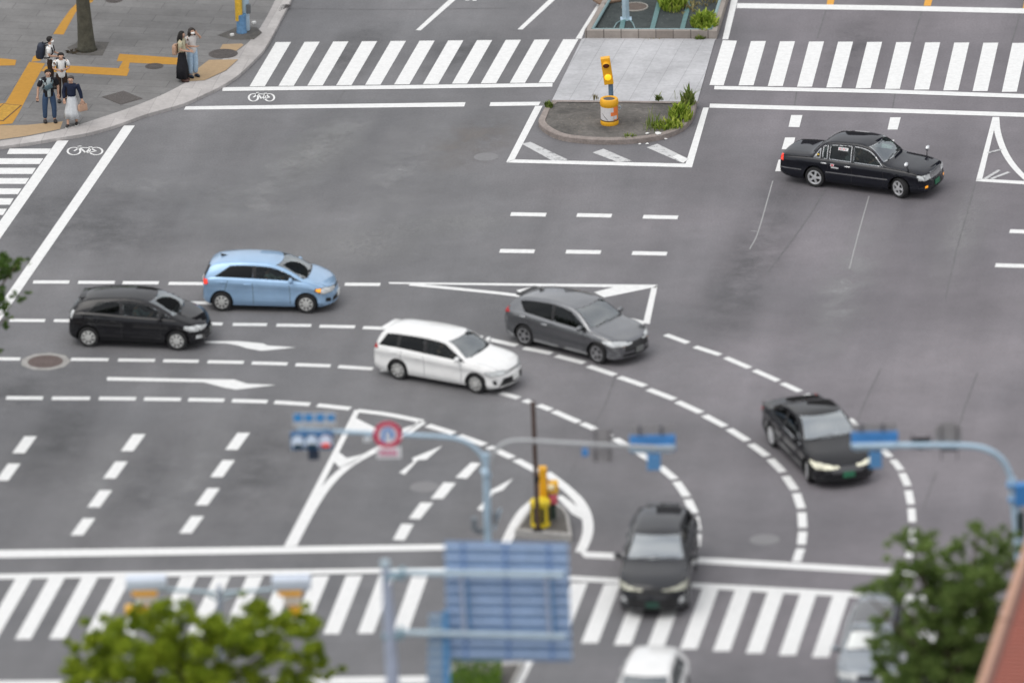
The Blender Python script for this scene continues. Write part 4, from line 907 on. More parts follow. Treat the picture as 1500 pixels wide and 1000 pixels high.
# ---- where each stands: contact points of the two near-side wheels
def place(d, rear, front, side=-1):
    """centre and heading from the near-side wheel contacts"""
    a, b_ = G(*rear), G(*front); h = math.atan2(b_.y-a.y, b_.x-a.x)
    m = (a+b_)/2; w = d['wid'][4][1]-.10; mid = (d['fx']+d['rx'])/2
    off = Vector((-math.sin(h), math.cos(h), 0))*w*(-side) - Vector((math.cos(h), math.sin(h), 0))*mid
    return (m.x+off.x, m.y+off.y), h
P_BLACK = car_paint('black_car_paint', (.010, .010, .012), 0, .3)
P_TAXI = car_paint('taxi_black_paint', (.007, .008, .013), 0, .3)
P_BLUE = car_paint('light_blue_paint', (.32, .49, .70), .42, .30)
P_WHITE = car_paint('white_car_paint', (.82, .82, .81), 0, .35)
P_GREY = car_paint('grey_metal_paint', (.20, .205, .215), .85, .26)
P_SUV = car_paint('black_crossover_paint', (.028, .029, .033), 0, .3)
P_SILV = car_paint('silver_grey_paint', (.27, .30, .33), .3, .38)
taxi, TB = make_car('taxi', 'black old-style taxi sedan with chrome trim and fender mirrors turning right', TAXI, *place(TAXI, (1194, 273), (1319, 289.5)), P_TAXI)
taxi['category'] = 'taxi'
blue, BB = make_car('hatchback_car', 'light blue hatchback in the outermost turning lane', BLUE, *place(BLUE, (325, 455), (450.4, 458.2)), P_BLUE)
hatch, _ = make_car('hatchback_car', 'small black hatchback beside the blue car, furthest left of the cars', HATCH, *place(HATCH, (132, 506.8), (260, 512)), P_BLACK, sc=1.04)
wagon, _ = make_car('station_wagon', 'white station wagon beneath the grey car in the turning lanes', WAGON, *place(WAGON, (587, 555.4), (696.4, 574.9)), P_WHITE)
grey, _ = make_car('hatchback_car', 'dark grey metallic hatchback over the painted triangle', GREY, *place(GREY, (769.5, 505.2), (877, 532.2)), P_GREY)
sedan, _ = make_car('sedan_car', 'black sedan with lit headlights in the curve behind the hanging signal', SEDAN, *place(SEDAN, (1137, 654), (1187, 703.5)), P_BLACK, sc=1.06)
def place_c(px_, py_, hd): g = G(px_, py_); return (g.x, g.y), R(hd)
suv, _ = make_car('crossover_car', 'black crossover heading onto the near crosswalk', SUV, *place_c(966, 858, -95.5), P_SUV, sc=1.06)
white2, _ = make_car('hatchback_car', 'white car cut off by the bottom edge beyond the near crosswalk', COMPACT, *place_c(951, 1053, -99), P_WHITE, sc=1.05)
tall, _ = make_car('minivan', 'grey-blue tall car half hidden under the tree at the lower right', TALL, *place_c(1279, 992, -97), P_SILV, sc=1.02)
# stickers on the taxi
def sticker(x0, x1, z0, z1, mats, nm, cells):
    b = nb()
    for k, (u0, u1, v0, v1, mi) in enumerate(cells):
        q = []
        for u, v in ((u0, v0), (u1, v0), (u1, v1), (u0, v1)):
            x = x0+(x1-x0)*u; z = z0+(z1-z0)*v; q.append(b.verts.new((x, -(TB.surf_y(x, z)+.006+.003*(k > 0)), z)))
        b.faces.new(q).material_index = mi
    obj(nm, b, mats, taxi)
SW = sm('sticker_white', (.80, .80, .80), .5); SR = sm('sticker_red', (.60, .04, .06), .5); SGR = sm('sticker_grey', (.22, .22, .24), .5); SY = sm('sticker_yellow', (.75, .50, .03), .5)
sticker(-.60, -.28, 1.245, 1.33, [SW, SGR, SR], 'window_sticker', [(0, 1, 0, 1, 0)]+[(.1+.2*k, .24+.2*k, .28, .72, 1 if k % 2 else 2) for k in range(4)])
sticker(-.80, -.54, .69, .83, [SW, SR], 'door_sticker', [(0, .45, .5, 1, 0), (.08, .38, .58, .92, 1), (.05, 1, 0, .38, 0)])
sticker(-1.32, -1.20, 1.0, 1.07, [SY, SW], 'pillar_sticker', [(0, .35, 0, .6, 1), (.4, 1, .5, 1, 0)])
# ------------------------------------------------------------------ people
def skin_mesh(name, chains, mat_, parent, lvl=1):
    """chains: lists of (point, radius); a point equal to one already used joins there; grown into one surface"""
    bm = nb(); sl_ = bm.verts.layers.skin.verify(); idx = {}
    for ci, ch in enumerate(chains):
        prev = None
        for p, r in ch:
            key = tuple(round(c, 3) for c in p)
            if key not in idx:
                v = bm.verts.new(p); rx, ry = (r, r) if not isinstance(r, tuple) else r
                v[sl_].radius = (rx, ry); idx[key] = v
                if len(idx) == 1: v[sl_].use_root = True
            v = idx[key]
            if prev is not None and prev is not v and not bm.edges.get((prev, v)): bm.edges.new((prev, v))
            prev = v
    me = bpy.data.meshes.new(name); bm.to_mesh(me); bm.free()
    o = bpy.data.objects.new(name, me); COL.objects.link(o)
    m = o.modifiers.new('skin', 'SKIN'); m.use_smooth_shade = True; m.branch_smoothing = .3
    if lvl: s_ = o.modifiers.new('sub', 'SUBSURF'); s_.levels = lvl; s_.render_levels = lvl
    dg = bpy.context.evaluated_depsgraph_get(); dg.update()
    nm = bpy.data.meshes.new_from_object(o.evaluated_get(dg)); o.modifiers.clear(); o.data = nm; bpy.data.meshes.remove(me)
    nm.materials.clear(); nm.materials.append(mat_); nm.name = name
    nm.polygons.foreach_set('use_smooth', [True]*len(nm.polygons))
    if parent: o.parent = parent
    return o
def hand(w, d, side, L):
    """palm and five bent fingers from wrist w along direction d"""
    w, d = Vector(w), Vector(d).normalized(); up = Vector((1, 0, 0)) if abs(d.x) < .8 else Vector((0, 0, 1))
    s = d.cross(up).normalized(); n = s.cross(d)
    palm = w+d*.055; out = [[(tuple(w), .026), (tuple(palm), .032)]]
    for k, (off, ln) in enumerate(((-.030, .062), (-.010, .075), (.011, .070), (.031, .055))):
        b = palm+s*off+d*.030
        out.append([(tuple(palm), .032), (tuple(b), .011), (tuple(b+d*ln*.55+n*.012), .010), (tuple(b+d*ln+n*.035), .008)])
    t = palm-s*.040*side
    out.append([(tuple(palm), .032), (tuple(t+n*.010), .012), (tuple(t+d*.035+n*.022), .010)])
    return out
def person(label, px_, py_, hd, H, pose, wear, z=HS, seated=False):
    g = G(px_, py_, z); root = empty('person', (g.x, g.y, z), R(hd)); tag(root, label, 'person'); k = H/1.75; root.scale = (k, k*1.13, k)
    hx, hz, tilt = pose.get('lean', 0), pose.get('hipz', .94), pose.get('nod', 0)
    pel = (0, 0, hz); sp = (hx*.3, 0, hz+.17); ch = (hx*.7, 0, hz+.36); nk = (hx, 0, hz+.52)
    hd1 = (hx+.015+tilt*.35, 0, hz+.585); hd2 = (hx+.03+tilt*.7, 0, hz+.655-tilt*.15); cr = (hx+.02+tilt, 0, hz+.725-tilt*.25); ns = (hd2[0]+.105, 0, hd2[2]-.02-tilt*.4); chin = (hd2[0]+.06, 0, hd2[2]-.085-tilt*.3)
    up_ = (hx*.95, 0, hz+.43)
    C = [[(pel, .105), (sp, .092), (ch, .098), (up_, .075), (nk, .047), (hd1, .052), (hd2, .092), (cr, .062)], [(hd2, .092), (ns, .016)], [(hd1, .052), (chin, .032)]]
    for sd in (-1, 1): C.append([(hd2, .092), ((hd2[0]-.01, sd*.088, hd2[2]), .018)])
    arms = {}; shz = hz+.465
    for sd, nm in ((1, 'L'), (-1, 'R')):
        s0 = (hx, sd*.175, shz); el, wrp = pose['arm'+nm]; C.append([(up_, .075), (s0, .040), (el, .040), (wrp, .029)])
        hd_ = Vector(wrp)-Vector(el); C += hand(wrp, hd_, sd, nm); arms[nm] = (s0, el, wrp)
        kn, an = pose['leg'+nm]; hp = (0, sd*.088, hz-.05)
        C.append([(pel, .105), (hp, .075), (kn, .052), (an, .038), ((an[0]+.05, an[1]+sd*.008, an[2]-.045), .034), ((an[0]+.14, an[1]+sd*.02, an[2]-.055), .028)])
    skin_mesh('body', C, SKIN, root)
    # clothes
    top = [[((0, 0, hz-.15), .148), ((0, 0, hz+.02), .148), (sp, .140), (ch, .148), (up_, .118), ((hx*.98, 0, hz+.515), .064)]]
    if wear.get('skirt'): top[0][0] = ((0, 0, hz+.03), .165); top[0].pop(1)
    for nm in 'LR':
        s0, el, wrp = arms[nm]; e2 = Vector(s0).lerp(Vector(el), .8 if not wear.get('long') else 1)
        c = [(up_, .118), (s0, .076), (tuple(e2), .062)]
        if wear.get('long'): c.append((tuple(Vector(el).lerp(Vector(wrp), .93)), .046))
        top.append(c)
    skin_mesh('shirt', top, wear['top'], root)
    if wear.get('jacket'):
        j = [[((-.012, 0, hz-.17), .164), ((-.012, 0, hz), .164), ((sp[0]-.012, 0, sp[2]), .158), ((ch[0]-.012, 0, ch[2]), .165), ((up_[0]-.012, 0, up_[2]), .132), ((hx-.014, 0, hz+.51), .072)]]
        for nm in 'LR':
            s0, el, _w = arms[nm]; j.append([((up_[0]-.012, 0, up_[2]), .132), (s0, .090), (tuple(Vector(s0).lerp(Vector(el), .9)), .074)])
        oj = skin_mesh('overshirt', j, wear['jacket'], root, 2)
        for v in oj.data.vertices:
            if v.co.x > .06 and abs(v.co.y) < .055: v.co.x *= .55
    if wear.get('skirt'):
        b = nb(); prof = [(.12, hz+.08), (.148, hz-.06), (.18, hz-.25), (.215, hz-.45), (.235, wear.get('hem', .30)), (.225, wear.get('hem', .30)+.005), (.17, hz-.2)]
        lathe(b, prof, 40)
        for v in b.verts:
            a = math.atan2(v.co.y, v.co.x); dz = max(0, hz-v.co.z)
            f = 1+.07*math.sin(a*7+v.co.z*3)*min(1, dz*2); v.co.x *= f*(.86+.5*wear.get('stride', 0)*dz); v.co.y *= f
        obj('skirt', b, wear['skirt'], root, True)
    if wear.get('legs'):
        t = []
        for nm in 'LR':
            sd = 1 if nm == 'L' else -1; kn, an = pose['leg'+nm]; wd = wear.get('wide', 0)
            t.append([((0, 0, hz), .140), ((0, sd*.09, hz-.06), .103+wd*.3), (kn, .078+wd), ((an[0], an[1], an[2]+.02), .062+wd)])
        skin_mesh('trousers', [[((0, 0, hz), .140), ((0, 0, hz+.10), .132)]]+t, wear['legs'], root)
    for nm in 'LR':
        sd = 1 if nm == 'L' else -1; kn, an = pose['leg'+nm]
        b = nb(); ball(b, (an[0]+.065, an[1]+sd*.012, an[2]-.035), (.14, .052, .052), 14, 0)
        for v in b.verts:
            if v.co.z < an[2]-.075: v.co.z = an[2]-.075
        ball(b, (an[0]+.065, an[1]+sd*.012, an[2]-.078), (.142, .055, .014), 14, 1)
        obj('shoe', b, [wear['shoe'], wear.get('sole', BLACK)], root, True, 50)
    # head details
    hb = nb(); c = Vector(hd2); ball(hb, (c.x-.020, 0, c.z+.028), (.106, .099, .095), 18)
    cut_z = c.z-.005
    for v in hb.verts:
        if v.co.x > c.x+.03 and v.co.z < c.z+.055: v.co.x = c.x+.03+(v.co.x-c.x-.03)*.15
        if v.co.z < cut_z-.075: v.co.z = cut_z-.075
    if wear.get('longhair'):
        n = wear['longhair']
        tube(hb, [(c.x-.03, 0, c.z+.06), (c.x-.055, 0, c.z-.04), (c.x-.085, 0, c.z-.16), (c.x-.10, 0, c.z-.16-n*.5), (c.x-.09, .0, c.z-.16-n)], [.08, .098, .098, .088, .045], 14)
        for sd in (-1, 1): tube(hb, [(c.x+.005, sd*.075, c.z+.05), (c.x+.01, sd*.098, c.z-.04), (c.x-.005, sd*.10, c.z-.16), (c.x-.02, sd*.09, c.z-.20-n*.4)], [.035, .038, .036, .012], 8)
    obj('hair', hb, wear.get('hairm', HAIR), root, True)
    eb = nb()
    for sd in (-1, 1): ball(eb, (c.x+.083, sd*.033, c.z+.005-tilt*.3), (.010, .014, .008), 8)
    obj('eyes', eb, sm('eye_dark', (.02, .015, .012), .3), root, True)
    if wear.get('mask'):
        b = nb(); ball(b, (c.x+.060, 0, c.z-.045), (.058, .072, .052), 14); obj('face_mask', b, wear['mask'], root, True)
    else:
        b = nb(); ball(b, (c.x+.088, 0, c.z-.058-tilt*.4), (.008, .018, .004), 8); obj('mouth', b, sm('lips', (.40, .19, .15), .5), root, True)
    return root, arms, k
def LEG(dx=0, sp=.10, lift=0): return ((dx*.5+.02, sp, .49), (dx, sp, .085+lift))
def stand(aL, aR, legL=None, legR=None, **k): return dict(armL=aL, armR=aR, legL=legL or LEG(0, .11), legR=legR or LEG(.02, -.11), **k)
def at_root(root, p): return root.matrix_basis @ Vector(p)
CL = lambda n, c, v=.14: sm(n, c, .85, 0, v, 14, .2)
WSHIRT = CL('white_cotton', (.78, .78, .77), .05); BLKC = CL('black_cloth', (.018, .018, .022)); NAVY = CL('navy_knit', (.016, .022, .045)); JEAN = CL('dark_denim', (.045, .08, .15)); LJEAN = CL('pale_denim', (.36, .48, .60)); BROWN = CL('brown_trousers', (.038, .024, .018))
PALE = CL('pale_skirt', (.58, .60, .62), .08); CREAM = CL('cream_knit', (.46, .43, .30)); BEIGE = CL('beige_top', (.60, .57, .55), .06); GREYT = CL('grey_tee', (.40, .46, .47)); SHOEB = sm('dark_shoe', (.025, .022, .022), .6); SOLEW = sm('white_sole', (.7, .7, .68), .6); MASKW = sm('mask_white', (.85, .85, .83), .8)
PINK = sm('tan_leather', (.46, .29, .20), .6); NAVYBAG = sm('navy_bag', (.018, .025, .045), .7, 0, .2); TEALBAG = sm('slate_bag', (.06, .10, .12), .7)
downL = ((-.03, .26, 1.13), (.03, .28, .88)); downR = ((-.03, -.26, 1.13), (.03, -.28, .88))
# man with the backpack, facing right
p1, a1, k1 = person('man in white shirt with a big navy backpack, seen side-on in a face mask', 75, 128, -8, 1.72, stand(((.02, .22, 1.14), (.24, .12, 1.10)), ((.02, -.22, 1.14), (.25, -.10, 1.08))), dict(top=WSHIRT, legs=BROWN, shoe=SHOEB, mask=MASKW))
def bag(name, label, cat, p, rz, builder):
    o = builder(name); o.location = p; o.rotation_euler = (0, 0, rz); tag(o, label, cat); return o
def backpack(name):
    root = empty(name); b = nb(); box(b, (0, 0, .0), (.24, .36, .50), 0, .09)
    for v in b.verts:
        if v.co.z < 0: v.co.x -= .04*(-v.co.z)/.25
    obj('pack', b, NAVYBAG, root, True)
    b = nb(); box(b, (-.13, 0, -.09), (.07, .27, .24), 0, .03); obj('front_pocket', b, NAVYBAG, root, True)
    for s in (-1, 1):
        b = nb(); tube(b, [(.10, s*.13, .20), (.22, s*.13, .24), (.36, s*.125, .13), (.385, s*.13, -.02), (.26, s*.17, -.17), (.10, s*.15, -.19)], .022, 8); obj('strap', b, BLKC, root, True)
    b = nb(); tube(b, [(.05, -.04, .25), (.05, 0, .30), (.05, .04, .25)], .012, 6); obj('grab_handle', b, BLKC, root, True)
    return root
bag('backpack', 'bulky navy backpack worn by the man in the face mask', 'backpack', at_root(p1, (-.265, 0, 1.22)), R(-8), backpack)
# person looking down at a phone
p2, a2, k2 = person('person in white shirt and dark trousers, head bowed over a phone', 91.5, 148, -84, 1.66, stand(((.03, .23, 1.15), (.22, .07, 1.15)), ((.03, -.23, 1.15), (.22, -.06, 1.14)), LEG(-.02, .10), LEG(.05, -.09), nod=.06, lean=.02), dict(top=WSHIRT, legs=BROWN, shoe=SHOEB))
def phone(name):
    root = empty(name); b = nb(); box(b, (0, 0, 0), (.075, .15, .010), 0, .004); obj('case', b, BLACK, root)
    b = nb(); box(b, (0, 0, .0065), (.066, .14, .003), 0); obj('screen', b, sm('phone_glass', (.03, .035, .045), .1), root); return root
bag('phone', 'dark phone held in both hands by the person with bowed head', 'phone', at_root(p2, (.32, 0, 1.165)), R(6), phone)
def slimpack(name):
    root = empty(name); b = nb(); box(b, (0, 0, 0), (.14, .28, .40), 0, .05); obj('pack', b, BLKC, root, True)
    for s in (-1, 1):
        b = nb(); tube(b, [(.06, s*.12, .17), (.16, s*.125, .235), (.29, s*.125, .15), (.325, s*.13, .0), (.22, s*.165, -.14), (.06, s*.13, -.16)], .017, 8); obj('strap', b, BLKC, root, True)
    return root
bag('backpack', 'slim black backpack whose straps cross the bowed phone user\'s white shirt', 'backpack', at_root(p2, (-.215, 0, 1.22)), R(-84), slimpack)
# man in open black shirt and jeans
p3, a3, k3 = person('man in open black shirt, grey tee and dark jeans by the kerb', 73, 178.5, -80, 1.76, stand(((-.02, .27, 1.13), (.06, .25, .92)), ((-.02, -.28, 1.12), (.04, -.31, .88)), LEG(.03, .13), LEG(-.02, -.12)), dict(top=GREYT, jacket=BLKC, legs=JEAN, shoe=SHOEB))
def crossbag(name):
    root = empty(name); b = nb(); box(b, (0, 0, 0), (.08, .25, .15), 0, .03, mat=Matrix.Rotation(R(24), 4, 'X')); obj('pouch', b, TEALBAG, root, True)
    b = nb(); tube(b, [(-.01, .10, .05), (-.05, .15, .13), (-.14, .155, .20), (-.27, .08, .12), (-.33, -.05, -.02), (-.25, -.17, -.10), (-.10, -.17, -.09), (-.01, -.11, -.05)], .013, 8); obj('strap', b, TEALBAG, root, True); return root
bag('shoulder_bag', 'slate coloured sling bag across the chest of the man in jeans', 'bag', at_root(p3, (.205, -.02, 1.20)), R(-80), crossbag)
bag('phone', 'dark phone in the lowered hand of the man in jeans', 'phone', at_root(p3, (.07, -.325, .77)), R(-40), phone).rotation_euler = (R(80), 0, R(10))
# woman in navy jumper
p4, a4, k4 = person('woman in navy jumper and long pale skirt stepping with a tan bag', 106.5, 183.5, -98, 1.66, stand(((-.02, .26, 1.13), (.02, .30, .90)), ((.0, -.23, 1.14), (.10, -.20, .92)), LEG(-.10, .10), LEG(.16, -.11)), dict(top=NAVY, long=True, skirt=PALE, hem=.27, stride=.35, shoe=SHOEB, sole=SOLEW, hairm=sm('pinned_hair', (.05, .04, .035), .5)))
def handbag(name):
    root = empty(name); b = nb(); box(b, (0, 0, -.16), (.14, .30, .22), 0, .03)
    for v in b.verts:
        if v.co.z > -.1: v.co.x *= .6
    obj('pouch', b, PINK, root, True)
    for s in (-1, 1):
        b = nb(); tube(b, [(s*.03, -.09, -.06), (s*.02, -.05, .03), (s*.01, 0, .06), (s*.02, .05, .03), (s*.03, .09, -.06)], .009, 6); obj('handle', b, PINK, root, True)
    return root
bag('handbag', 'tan handbag in the hand of the woman in the navy jumper', 'bag', at_root(p4, (.03, .315, .80)), R(-60), handbag)
# two young women
p5, a5, k5 = person('woman with waist-long black hair in a dark long skirt, facing right', 268, 118.5, -14, 1.68, stand(((.02, .21, 1.14), (.25, .06, 1.06)), ((.03, -.22, 1.14), (.27, -.09, 1.06)), LEG(0, .09), LEG(.04, -.08)), dict(top=CREAM, skirt=BLKC, hem=.13, shoe=sm('sandal', (.10, .05, .04), .6), longhair=.28))
def totebag(name):
    root = empty(name); b = nb(); box(b, (0, 0, -.02), (.15, .28, .32), 0, .05); obj('pouch', b, PINK, root, True)
    b = nb(); tube(b, [(.0, -.10, .12), (.10, -.12, .22), (.22, -.13, .20), (.26, -.14, .0), (.10, -.13, -.10)], .012, 8); obj('strap', b, PINK, root, True); return root
bag('shoulder_bag', 'soft tan bag on the back of the woman with waist-long hair', 'bag', at_root(p5, (-.215, -.03, 1.10)), R(-14), totebag)
p6, a6, k6 = person('woman in pale jeans and a white mask with one hand raised to her head', 282.5, 112.5, -52, 1.66, stand(((.10, .28, 1.30), (.12, .13, 1.50)), ((.04, -.22, 1.14), (.26, -.08, 1.14)), LEG(.02, .09), LEG(-.02, -.08)), dict(top=BEIGE, legs=LJEAN, wide=.018, shoe=sm('navy_shoe', (.02, .03, .05), .5), longhair=.12, mask=MASKW, hairm=sm('dark_brown_hair', (.02, .013, .010), .5)))
# drivers
def driver(car, label, top, arm=.30):
    sx, sy, fl = car['seat']; m = car.matrix_basis
    hz = .27; pose = dict(hipz=hz, lean=-.06, armL=((.16, .26, hz+.24), (.38, .13, hz+.34)), armR=((.16, -.24, hz+.24), (.38, -.13, hz+.34)), legL=((.42, .12, hz+.10), (.72, .12, hz-.22)), legR=((.42, -.12, hz+.10), (.72, -.12, hz-.22)))
    root, a_, k_ = person(label, 0, 0, 0, 1.68, pose, dict(top=top, long=True, legs=BLKC, shoe=SHOEB))
    root.location = m @ Vector((sx-.06, sy, fl-.02)); root.rotation_euler = car.rotation_euler
driver(taxi, 'taxi driver in dark suit behind the wheel of the black taxi', BLKC)
driver(blue, 'driver in pale shirt at the wheel of the light blue hatchback', CL('pale_shirt', (.52, .60, .58), .08))
driver(wagon, 'driver in dark top at the wheel of the white station wagon', BROWN)
driver(hatch, 'driver in grey top at the wheel of the small black hatchback', GREYT)
for o in (taxi, blue, hatch, wagon, grey, sedan, suv, white2, tall):
    if 'seat' in o: del o['seat']
# ------------------------------------------------------------------ street furniture
def pbox(bm, x0, y0, x1, y1, Y, dep, dy=0.0, bev=0.0, mi=0):
    """upright box spanning surveyed corners on the plane at depth Y, dep thick, dy towards the viewer"""
    a, b_ = W(x0, y0, Y), W(x1, y1, Y); c = (a+b_)/2
    box(bm, (c.x, Y-dy, c.z), (abs(b_.x-a.x), dep, abs(a.z-b_.z)), 0, bev, mi); return c, abs(b_.x-a.x), abs(a.z-b_.z)
def rel(root): return Matrix.Translation(-Vector(root.location))
def fin(name, b, m, root, smooth=False, angle=45):
    b.transform(rel(root)); return obj(name, b, m, root, smooth, angle if smooth else None)
# --- orange beacon and drum on the refuge
g = G(893, 180, .17); root = empty('cushion_drum', (g.x, g.y, .15)); tag(root, 'orange impact drum with peeling white sticker on the refuge island', 'drum')
b = nb(); lathe(b, [(0, 0), (.275, 0), (.285, .05), (.275, .12), (.262, .15), (.268, .60), (.285, .63), (.290, .70), (.280, .79), (.262, .82), (.20, .825), (.19, .80), (.17, .80)], 40); obj('shell', b, YEL, root, True, 40)
b = nb(); lathe(b, [(.175, .803), (0, .80)], 30); obj('lid', b, sm('drum_hole', (.09, .085, .08), .8), root)
b = nb(); lathe(b, [(.264, .135), (.279, .14), (.279, .155), (.262, .16)], 36); obj('band', b, BLACK, root, True)
def wrap(name, a0, a1, z0, z1, r, m, n=12):
    b = nb(); A = []; B2 = []
    for k in range(n+1):
        a = R(a0+(a1-a0)*k/n); A.append(b.verts.new((r*math.cos(a), r*math.sin(a), z0))); B2.append(b.verts.new((r*math.cos(a), r*math.sin(a), z1)))
    for k in range(n): b.faces.new((A[k], A[k+1], B2[k+1], B2[k]))
    return obj(name, b, m, root, True)
STK = paint_mat('drum_sticker', (.72, .70, .70), .05); STO = sm('drum_orange_print', (.85, .22, .06), .5, 0, .1)
wrap('sticker', -172, -62, .17, .585, .2705, STK); wrap('orange_print', -62, -18, .30, .60, .2715, STO); wrap('orange_print', -82, -52, .32, .44, .2725, STO); wrap('orange_print', -58, -20, .17, .27, .272, STO); wrap('sticker', -60, -34, .20, .32, .2735, STK)
b = nb(); tube(b, [(.255*math.cos(R(a)), .255*math.sin(R(a))*1.07-.012, .50-.32*(a+175)/75) for a in range(-175, -99, 8)], .006, 6); obj('cord', b, BLACK, root)
b = nb(); tube(b, [(.27, 0, .55), (.33, .02, .56), (.36, .02, .50), (.32, .02, .44), (.27, 0, .46)], .012, 6); obj('side_handle', b, GALV, root)
g2 = G(896, 165, .17); root = empty('warning_beacon', (g2.x, g2.y+.35, .15)); tag(root, 'orange two-lamp warning beacon on a post with its lower lamp lit', 'beacon')
b = nb(); tube(b, [(0, 0, 0), (-.01, 0, 1.1)], .075, 16); obj('post', b, sm('beacon_post', (.12, .19, .28), .5, .2, .3), root, True, 40)
b = nb(); box(b, (-.06, 0, 1.62), (.29, .24, .86), 0, .018, mat=Matrix.Translation((0, 0, .87)) @ Matrix.Rotation(R(-7), 4, 'Y') @ Matrix.Translation((0, 0, -1.2))); hous = obj('housing', b, YEL, root)
TM = Matrix.Translation((0, 0, 1.2)) @ Matrix.Rotation(R(-7), 4, 'Y') @ Matrix.Translation((0, 0, -1.2))
for zc, m_, nm in ((1.84, sm('beacon_lens_dark', (.16, .035, .015), .2), 'upper_lamp'), (1.43, sm('beacon_lens_lit', (1.0, .56, .02), .3, 0, .02, emit=.75), 'lower_lamp')):
    b = nb(); MM = Matrix.Translation((0, 0, -.33)) @ TM @ Matrix.Translation((-.06, -.122, zc)) @ Matrix.Rotation(R(90), 4, 'X'); lathe(b, [(.105, 0), (.10, .02), (.06, .036), (0, .042)], 24, MM)
    o = obj(nm, b, m_, root, True)
b = nb(); MM = Matrix.Translation((0, 0, -.33)) @ TM @ Matrix.Translation((-.06, -.12, 1.84))
vv = []
for k in range(13):
    a = R(-5+190*k/12); vv.append([b.verts.new(MM @ Vector((.115*math.cos(a), 0, .115*math.sin(a)))), b.verts.new(MM @ Vector((.115*math.cos(a), -.12-.05*math.sin(a), .115*math.sin(a)-.02)))])
for a_, c_ in zip(vv, vv[1:]): b.faces.new((a_[0], c_[0], c_[1], a_[1]))
obj('visor', b, YEL, root, True)
# --- planter with teal edging behind the refuge
root_p = empty('planter_bed', tuple(G(955, 30, 0))); tag(root_p, 'sunken planting bed framed by teal rails and a worn stone kerb', 'planter')
TEAL = sm('teal_rail', (.09, .20, .20), .4, .2, .2); TEALD = sm('teal_rail_pale', (.23, .34, .35), .4, .2, .2)
P0 = [G(857, 57, 0), G(1050, 57.6, 0), G(1086, -60, 0), G(925, -60, 0)]
P0 = [Vector(p) for p in P0]; cp = sum(P0, Vector())/4
b = nb()
def inset(P, d):
    out = []
    for i in range(4):
        a, c, e = P[i-1], P[i], P[(i+1) % 4]; u = (c-a).normalized(); v = (e-c).normalized()
        n1 = Vector((-u.y, u.x, 0)); n2 = Vector((-v.y, v.x, 0)); k = (n1+n2).normalized(); out.append(c+k*d/max(.3, k.dot(n1)))
    return out
P1 = inset(P0, .16)
for i in range(4):
    A, B_, A1, B1 = P0[i], P0[(i+1) % 4], P1[i], P1[(i+1) % 4]
    q = [b.verts.new((v.x, v.y, z)) for v, z in ((A, 0), (B_, 0), (B_, .27), (A, .27))]; b.faces.new(q)
    t = [b.verts.new((v.x, v.y, .27)) for v in (B1, A1)]; b.faces.new((q[3], q[2], t[0], t[1]))
    u = [b.verts.new((v.x, v.y, .10)) for v in (B1, A1)]; b.faces.new((t[1], t[0], u[0], u[1]))
bmesh.ops.remove_doubles(b, verts=b.verts, dist=.001); fin('kerb', b, paving_mat('planter_kerb', (.26, .225, .20), (.36, .32, .29), .55, 3.0, R(2), .6, .02), root_p)
b = nb(); slab(b, inset(P0, .165), .02, .14); fin('soil', b, ground_mat('slate_gravel', (.018, .026, .027), (.062, .074, .072), 1.6, (.15, .165, .155)), root_p)
b = nb(); P2 = inset(P0, .20)
for i in range(4):
    a, c = P2[i], P2[(i+1) % 4]; tube(b, [(a.x, a.y, .24), (c.x, c.y, .24)], .06 if i in (1,) else .045, 8)
fin('edge_rail', b, TEALD, root_p, True)
for (xa, ya, xb_, yb_) in ((955, 44, 980, -50), (999, 44, 1024, -50), (910, 45, 913, 30)):
    b = nb(); a, c = G(xa, ya, .16), G(xb_, yb_, .16); d = (c-a); ribbon(b, [a, c], .15, .17); bmesh.ops.solidify(b, geom=b.faces[:], thickness=.05); fin('cross_rail', b, TEAL, root_p)
b = nb(); pts = [G(x, y, .16) for x, y in ((899, 42), (905, 33), (918, 29), (926, 33), (931, 44))]; tube(b, spline(pts, 5), .02, 6); fin('bent_rail', b, TEALD, root_p)
g = G(917, 28, .14); root = empty('light_post', (g.x, g.y, .13)); tag(root, 'pale blue square post rising from the planter out of the top edge', 'post')
b = nb(); tube(b, [(0, 0, 0), (-.05, 0, 3.4)], [.115, .09], 4); obj('shaft', b, sm('pale_blue_paint', (.42, .54, .62), .45, .1), root)
b = nb(); box(b, (0, 0, .01), (.36, .36, .03), 0, .006); obj('base_plate', b, GALV, root)
for (x, y, w_, h_, rz, lab) in ((893, 2, .95, .5, 24, 'brown weathered board lying in the planter at the top edge'),):
    g = G(x, y, .14); b = nb(); box(b, (0, 0, .05), (w_, h_, .07), R(rz), .01); o = obj('board', b, sm('old_board', (.20, .13, .09), .85, 0, .3)); o.location = (g.x, g.y, .14); tag(o, lab, 'board')
g = G(930, 11, .14); root = empty('drain_cover', (g.x, g.y, .145)); tag(root, 'brown round drain cover in the planter behind the pale post', 'cover')
b = nb(); lathe(b, [(0, .02), (.36, .02), (.38, 0)], 28); obj('lid', b, sm('brown_lid', (.10, .075, .06), .7, 0, .3), root)
b = nb(); lathe(b, [(.385, .0), (.385, .03), (.42, .03), (.43, 0)], 28); obj('rim', b, sm('lid_rim', (.33, .31, .28), .7), root)
